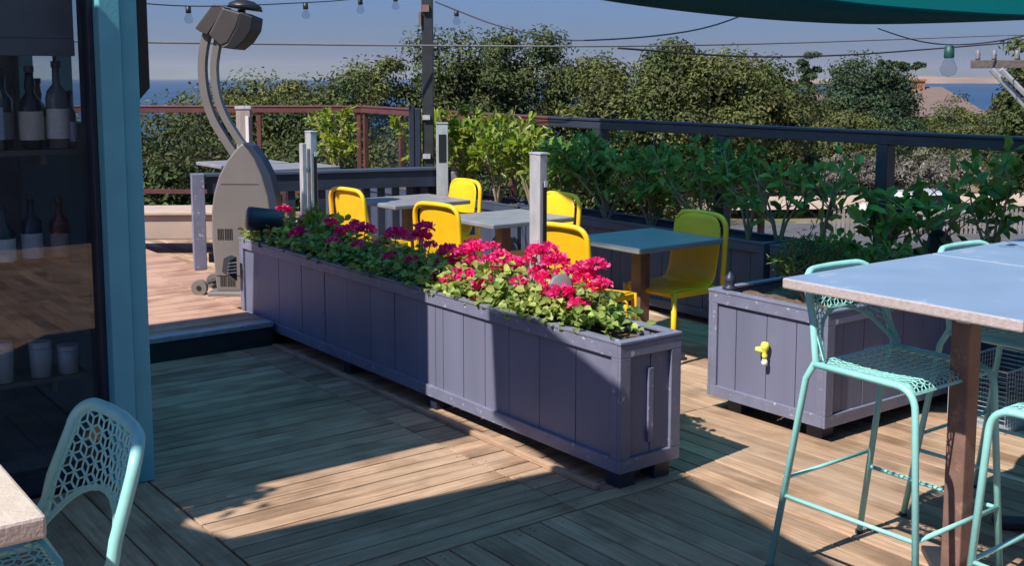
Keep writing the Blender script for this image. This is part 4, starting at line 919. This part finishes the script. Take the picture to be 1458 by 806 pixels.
TR = [ # px, y top, d, rx, rz, mat, label
 (345, 108, 30, 1.7, 2.9, m_oaky, 'low olive green tree against the sea, just right of the heater arm'),
 (415, 96, 31, 1.6, 3.2, m_oaky, 'rounded yellow green tree between the heater and the black pole'),
 (478, 100, 29, 1.4, 2.9, m_oak, 'low dark green tree beside the rounded yellow green one'),
 (548, 68, 32, 1.6, 3.6, m_oaky, 'broad tree left of the black pole, rising above the cable'),
 (632, 44, 33, 1.6, 3.8, m_oak, 'tall dark tree directly behind the black pole'),
 (712, 42, 34, 1.6, 4.0, m_oak, 'tall tree with a bluish gap low in its crown, right of the black pole'),
 (795, 28, 35, 1.8, 4.4, m_oak, 'tallest tree of the row, with a ragged top in the middle'),
 (880, 42, 33, 1.7, 4.0, m_oaky, 'tall olive tree right of the tallest one'),
 (960, 66, 32, 1.4, 2.6, m_oak, 'dark tree beneath the cable with a notch of sky at its left'),
 (1030, 76, 31, 1.6, 2.3, m_oaky, 'dense green tree below the lowest point of the black cable'),
 (1085, 96, 33, 1.3, 2.1, m_oak, 'last tree of the long row, sloping down toward the house roofs'),
]
for i, (px, yt, d, rx, rz, mt, lab) in enumerate(TR):
    yt -= 13
    tree('broadleaf_tree', TX(px, d), d, 1.7+(111-yt)/1590*d, rx*1.3, rz, mt, lab, 100+i, n=24000, ll=.135, K=80)
# hedge shrubs seen through the glass
HS = [(170, 162, 19, 1.6, 2.0, m_oaky, 'hedge bush mostly hidden behind the teal column'), (110, 165, 20, 1.6, 2.1, m_oak, 'hedge bush behind the bar building'), (228, 158, 19, 1.6, 2.0, m_oak, 'dark hedge bush beside the teal column, behind the glass'), (285, 160, 20, 1.6, 2.2, m_oaky, 'light green hedge bush behind the glass left of the heater'),
      (335, 172, 21, 1.6, 2.1, m_oaky, 'hedge bush behind the heater arm'), (395, 170, 20, 1.6, 2.2, m_oak, 'hedge bush behind the timber post'), (455, 180, 21, 1.6, 2.1, m_oak, 'hedge bush above the double aluminium post'),
      (520, 175, 22, 1.6, 2.1, m_oaky, 'hedge bush behind the yellow green laurel'), (590, 185, 22, 1.6, 2.1, m_oak, 'hedge bush at the foot of the black pole'), (660, 180, 23, 1.2, 1.8, m_oaky, 'hedge bush behind the sunlit laurels'),
      (740, 190, 23, 1.2, 1.8, m_oak, 'hedge bush behind the post top of the near aluminium post'), (890, 198, 40, 2.2, 2.0, m_scrub, 'pale bush behind the glass above the nearest table'),
      (985, 203, 44, 2.4, 1.8, m_scrub, 'bush behind the glass between two rail posts')]
for i, (px, yt, d, rx, rz, mt, lab) in enumerate(HS):
    tree('hedge_bush', TX(px, d), d, 1.7-(yt-111)/1590*d, rx, rz, mt, lab, 200+i, n=12000, ll=.11, K=80, cat='bush', group='hedge bushes below the railing', zb=-4.4, trunk=True)
SC = [(1065, 205, 60, 3.0, 1.6, m_scrub), (1130, 212, 62, 2.6, 1.5, m_brush), (1180, 208, 64, 2.4, 1.6, m_oaky), (1225, 215, 61, 2.4, 1.4, m_brush), (1290, 205, 66, 2.8, 1.7, m_scrub),
      (1345, 222, 60, 2.6, 1.2, m_brush), (1395, 205, 67, 2.8, 1.7, m_scrub), (1450, 210, 63, 2.6, 1.5, m_oaky), (1500, 205, 66, 3.0, 1.6, m_scrub), (1010, 210, 63, 2.6, 1.4, m_oaky)]
SL = ['grey green scrub left of the sandy path seen between laurels', 'brown brushy scrub above the sandy path', 'green scrub bush left of the thick rail post', 'brown scrub directly behind the thick rail post', 'pale scrub bush right of the thick rail post',
      'low brown brush above the picket fence', 'pale round scrub bush under the dark rail at the right', 'green scrub at the right edge behind the glass', 'pale scrub just beyond the right edge', 'olive scrub beyond the dark laurels']
for i, ((px, yt, d, rx, rz, mt), lab) in enumerate(zip(SC, SL)):
    tree('scrub_bush', TX(px, d), d, 1.7-(yt-111)/1590*d, rx, rz, mt, lab, 300+i, n=6500, ll=.19, K=70, cat='bush', group='scrub beyond the road', zb=-4.6)
UP = [(1120, 150, 72, 2.6, 2.8, m_oaky, 'green shrub at the foot of the left brown roof'), (1160, 138, 66, 2.1, 2.9, m_oaky, 'yellow green tree in front of the left brown roof'), (1215, 150, 64, 2.6, 2.4, m_oaky, 'spreading yellowish shrub under the dark cypress'),
      (1262, 152, 68, 2.2, 2.4, m_cyp, 'dark shrub directly below the house with the chimney'), (1310, 165, 70, 2.6, 2.2, m_oaky, 'olive shrub right of the house with the chimney'), (1360, 138, 76, 2.6, 3.0, m_oak, 'green tree in front of the blue bay'),
      (1405, 150, 70, 2.6, 2.6, m_oaky, 'light green tree left of the utility pole braces'), (1455, 150, 66, 2.4, 2.8, m_oak, 'green tree behind the utility pole braces'), (1500, 120, 72, 3.0, 3.4, m_oak, 'green tree at the far right beyond the utility pole')]
for i, (px, yt, d, rx, rz, mt, lab) in enumerate(UP):
    tree('shore_tree', TX(px, d), d, 1.7-(yt-111)/1590*d, rx, rz, mt, lab, 400+i, n=9000, ll=.2, K=80, group='small trees near the shore', zb=-4.6)
tree('cypress_tree', TX(1230, 78), 78, 1.7+33/1590*78, 3.3, 3.6, m_cyp, 'large dark cypress between the two brown roofs', 501, n=24000, ll=.24, K=120, zb=-4.6)
tree('cypress_tree', TX(1272, 80), 80, 1.7+28/1590*80, 1.9, .45, m_cyp, 'flat topped cypress limb reaching toward the bay', 502, n=5000, ll=.2, K=26, zb=-4.6)
tree('eucalyptus_tree', TX(1150, 86), 86, 1.7+49/1590*86, .9, 2.0, m_cyp, 'tall slim eucalyptus standing alone against the sky', 503, n=5000, ll=.2, K=16, zb=-4.6)
tree('broadleaf_tree', TX(1470, 42), 42, 1.7+85/1590*42, 1.5, 3.6, m_oak, 'tall green tree at the right edge behind the crossarm', 504, n=9000, ll=.2, K=80)

# ---- houses
def house(x, y, w, d_, zw, zr, label, chim=None, rot=0):
    t = empty('house', (x, y, -4.6), rot, label, 'house', 'houses by the bay')
    zw += 4.6; zr += 4.6
    bm = B(); bx(bm, -w/2, w/2, -d_/2, d_/2, 0, zw); obj('wall', bm, m_stucco, t)
    bm = B(); o_ = .5; a = [bm.verts.new(p) for p in ((-w/2-o_, -d_/2-o_, zw), (w/2+o_, -d_/2-o_, zw), (w/2+o_, d_/2+o_, zw), (-w/2-o_, d_/2+o_, zw), (-w*.16, 0, zr), (w*.16, 0, zr))]
    for f in ((0, 1, 5, 4), (1, 2, 5), (2, 3, 4, 5), (3, 0, 4), (3, 2, 1, 0)): bm.faces.new([a[k] for k in f])
    rf = obj('roof', bm, m_roofshingle, t)
    if chim:
        bm = B(); bx(bm, chim-.5, chim+.5, -.4, .4, zr-1.2, zr+.45); bx(bm, chim-.6, chim+.6, -.5, .5, zr+.452, zr+.62); obj('chimney', bm, m_brick, rf)
    for k in range(3):
        bm = B(); bx(bm, -w*.35+k*w*.3, -w*.35+k*w*.3+1.2, -d_/2-.03, -d_/2-.002, zw-1.7, zw-.5); obj('window', bm, m_inside, t)
    return t
house(TX(1150, 96), 96, 8, 7, -1.5, .35, 'house with a pale brown shingled roof, left of the dark cypress')
house(TX(1318, 92), 92, 7, 6, -1.3, 1.0, 'house with a brown hip roof and an orange chimney in front of the bay', chim=-.9)
house(TX(1240, 71), 76, 3.4, 3, -3.0, -2.2, 'tiny shed with a reddish wall beyond the thick rail post')

# ---- picket fence and car below
t = empty('picket_fence', (TX(1190, 40), 40, -4.0), R(4), 'grey picket fence beside the road below the deck', 'fence')
bm = B()
for k in range(60): bx(bm, k*.17, k*.17+.09, 0, .03, 0, 1.0+.03*math.sin(k*3))
pk = obj('picket', bm, m_pine, t); pk['kind'] = 'stuff'
bm = B(); bx(bm, 0, 10.2, .032, .08, .25, .33); bx(bm, 0, 10.2, .032, .08, .75, .83); obj('fence_rail', bm, m_pine, t)
def car(x, y, rz, label, col):
    t = empty('parked_car', (x, y, -3.94), rz, label, 'car')
    prof = [(-2.1, .35), (-2.15, .75), (-1.9, .95), (-1.3, 1.0), (-.75, 1.42), (.75, 1.45), (1.45, 1.02), (2.1, .88), (2.2, .6), (2.15, .35)]
    mp = M('car_paint', col, .3, coat=.5)
    bm = B(); prism(bm, prof, -.85, .85); obj('body', bm, mp, t, bevel=.08)
    bm = B(); prism(bm, [(-1.15, 1.02), (-.72, 1.36), (.7, 1.38), (1.28, 1.04)], -.865, .865); obj('window', bm, m_black, t)
    for x_ in (-1.3, 1.35):
        for y_ in (-.8, .8):
            bm = B(); lathe(bm, [(0, -.1), (.3, -.1), (.33, -.06), (.33, .06), (.3, .1), (0, .1)], 20); o = obj('wheel', bm, m_black, t); o.location = (x_, y_, .33); o.rotation_euler = (R(90), 0, 0)
car(TX(1320, 41), 41.5, R(12), 'white car parked on the road below, glimpsed between the laurels above the black disc', (.7, .7, .7))

# ---- wall behind the viewer: what the bar window mirrors
t = E('restaurant_wall', 0, -2.8, 0, 'dark shingled restaurant wall mirrored in the bar window', 'wall')
bm = B(); bx(bm, -7, 6.4, -.3, 0, 0, 3.4); obj('wall_face', bm, M('dark_shingle_wall', (.14, .16, .19), .9, var=.3, scale=14, bump=.4), t)
bm = B()
for k in range(3): bx(bm, -4+k*3.2, -2.2+k*3.2, .003, .03, .9, 2.2)
obj('window', bm, m_inside, t)
for (u, v, rr) in ((.2, -1.9, 0), (.2, -.55, math.pi)):
    place(copy_tree(st), u, v, 0, rr, 'mint bar stool mirrored in the window, ' + ('facing the bar' if rr == 0 else 'its back to the bar'), S)
bar_table(-.25, -1.65, 'tall bar table mirrored in the lower part of the bar window', m_bartop, m_baredge, m_rust)

# ---- haze over the bay
bm = B(); box(bm, (0, 21500, 230), (94000, 48000, 532))
hz = obj('haze', bm, m_white); hz['kind'] = 'stuff'; hz['label'] = 'thin bluish sea haze over the bay'
mh = bpy.data.materials.new('sea_haze'); mh.use_nodes = True; N = mh.node_tree.nodes; N.remove(N['Principled BSDF'])
pv = N.new('ShaderNodeVolumePrincipled'); pv.inputs['Density'].default_value = HAZE; pv.inputs['Color'].default_value = (.82, .88, .95, 1); pv.inputs['Anisotropy'].default_value = 0.2
mh.node_tree.links.new(pv.outputs[0], N['Material Output'].inputs['Volume']); hz.data.materials[0] = mh
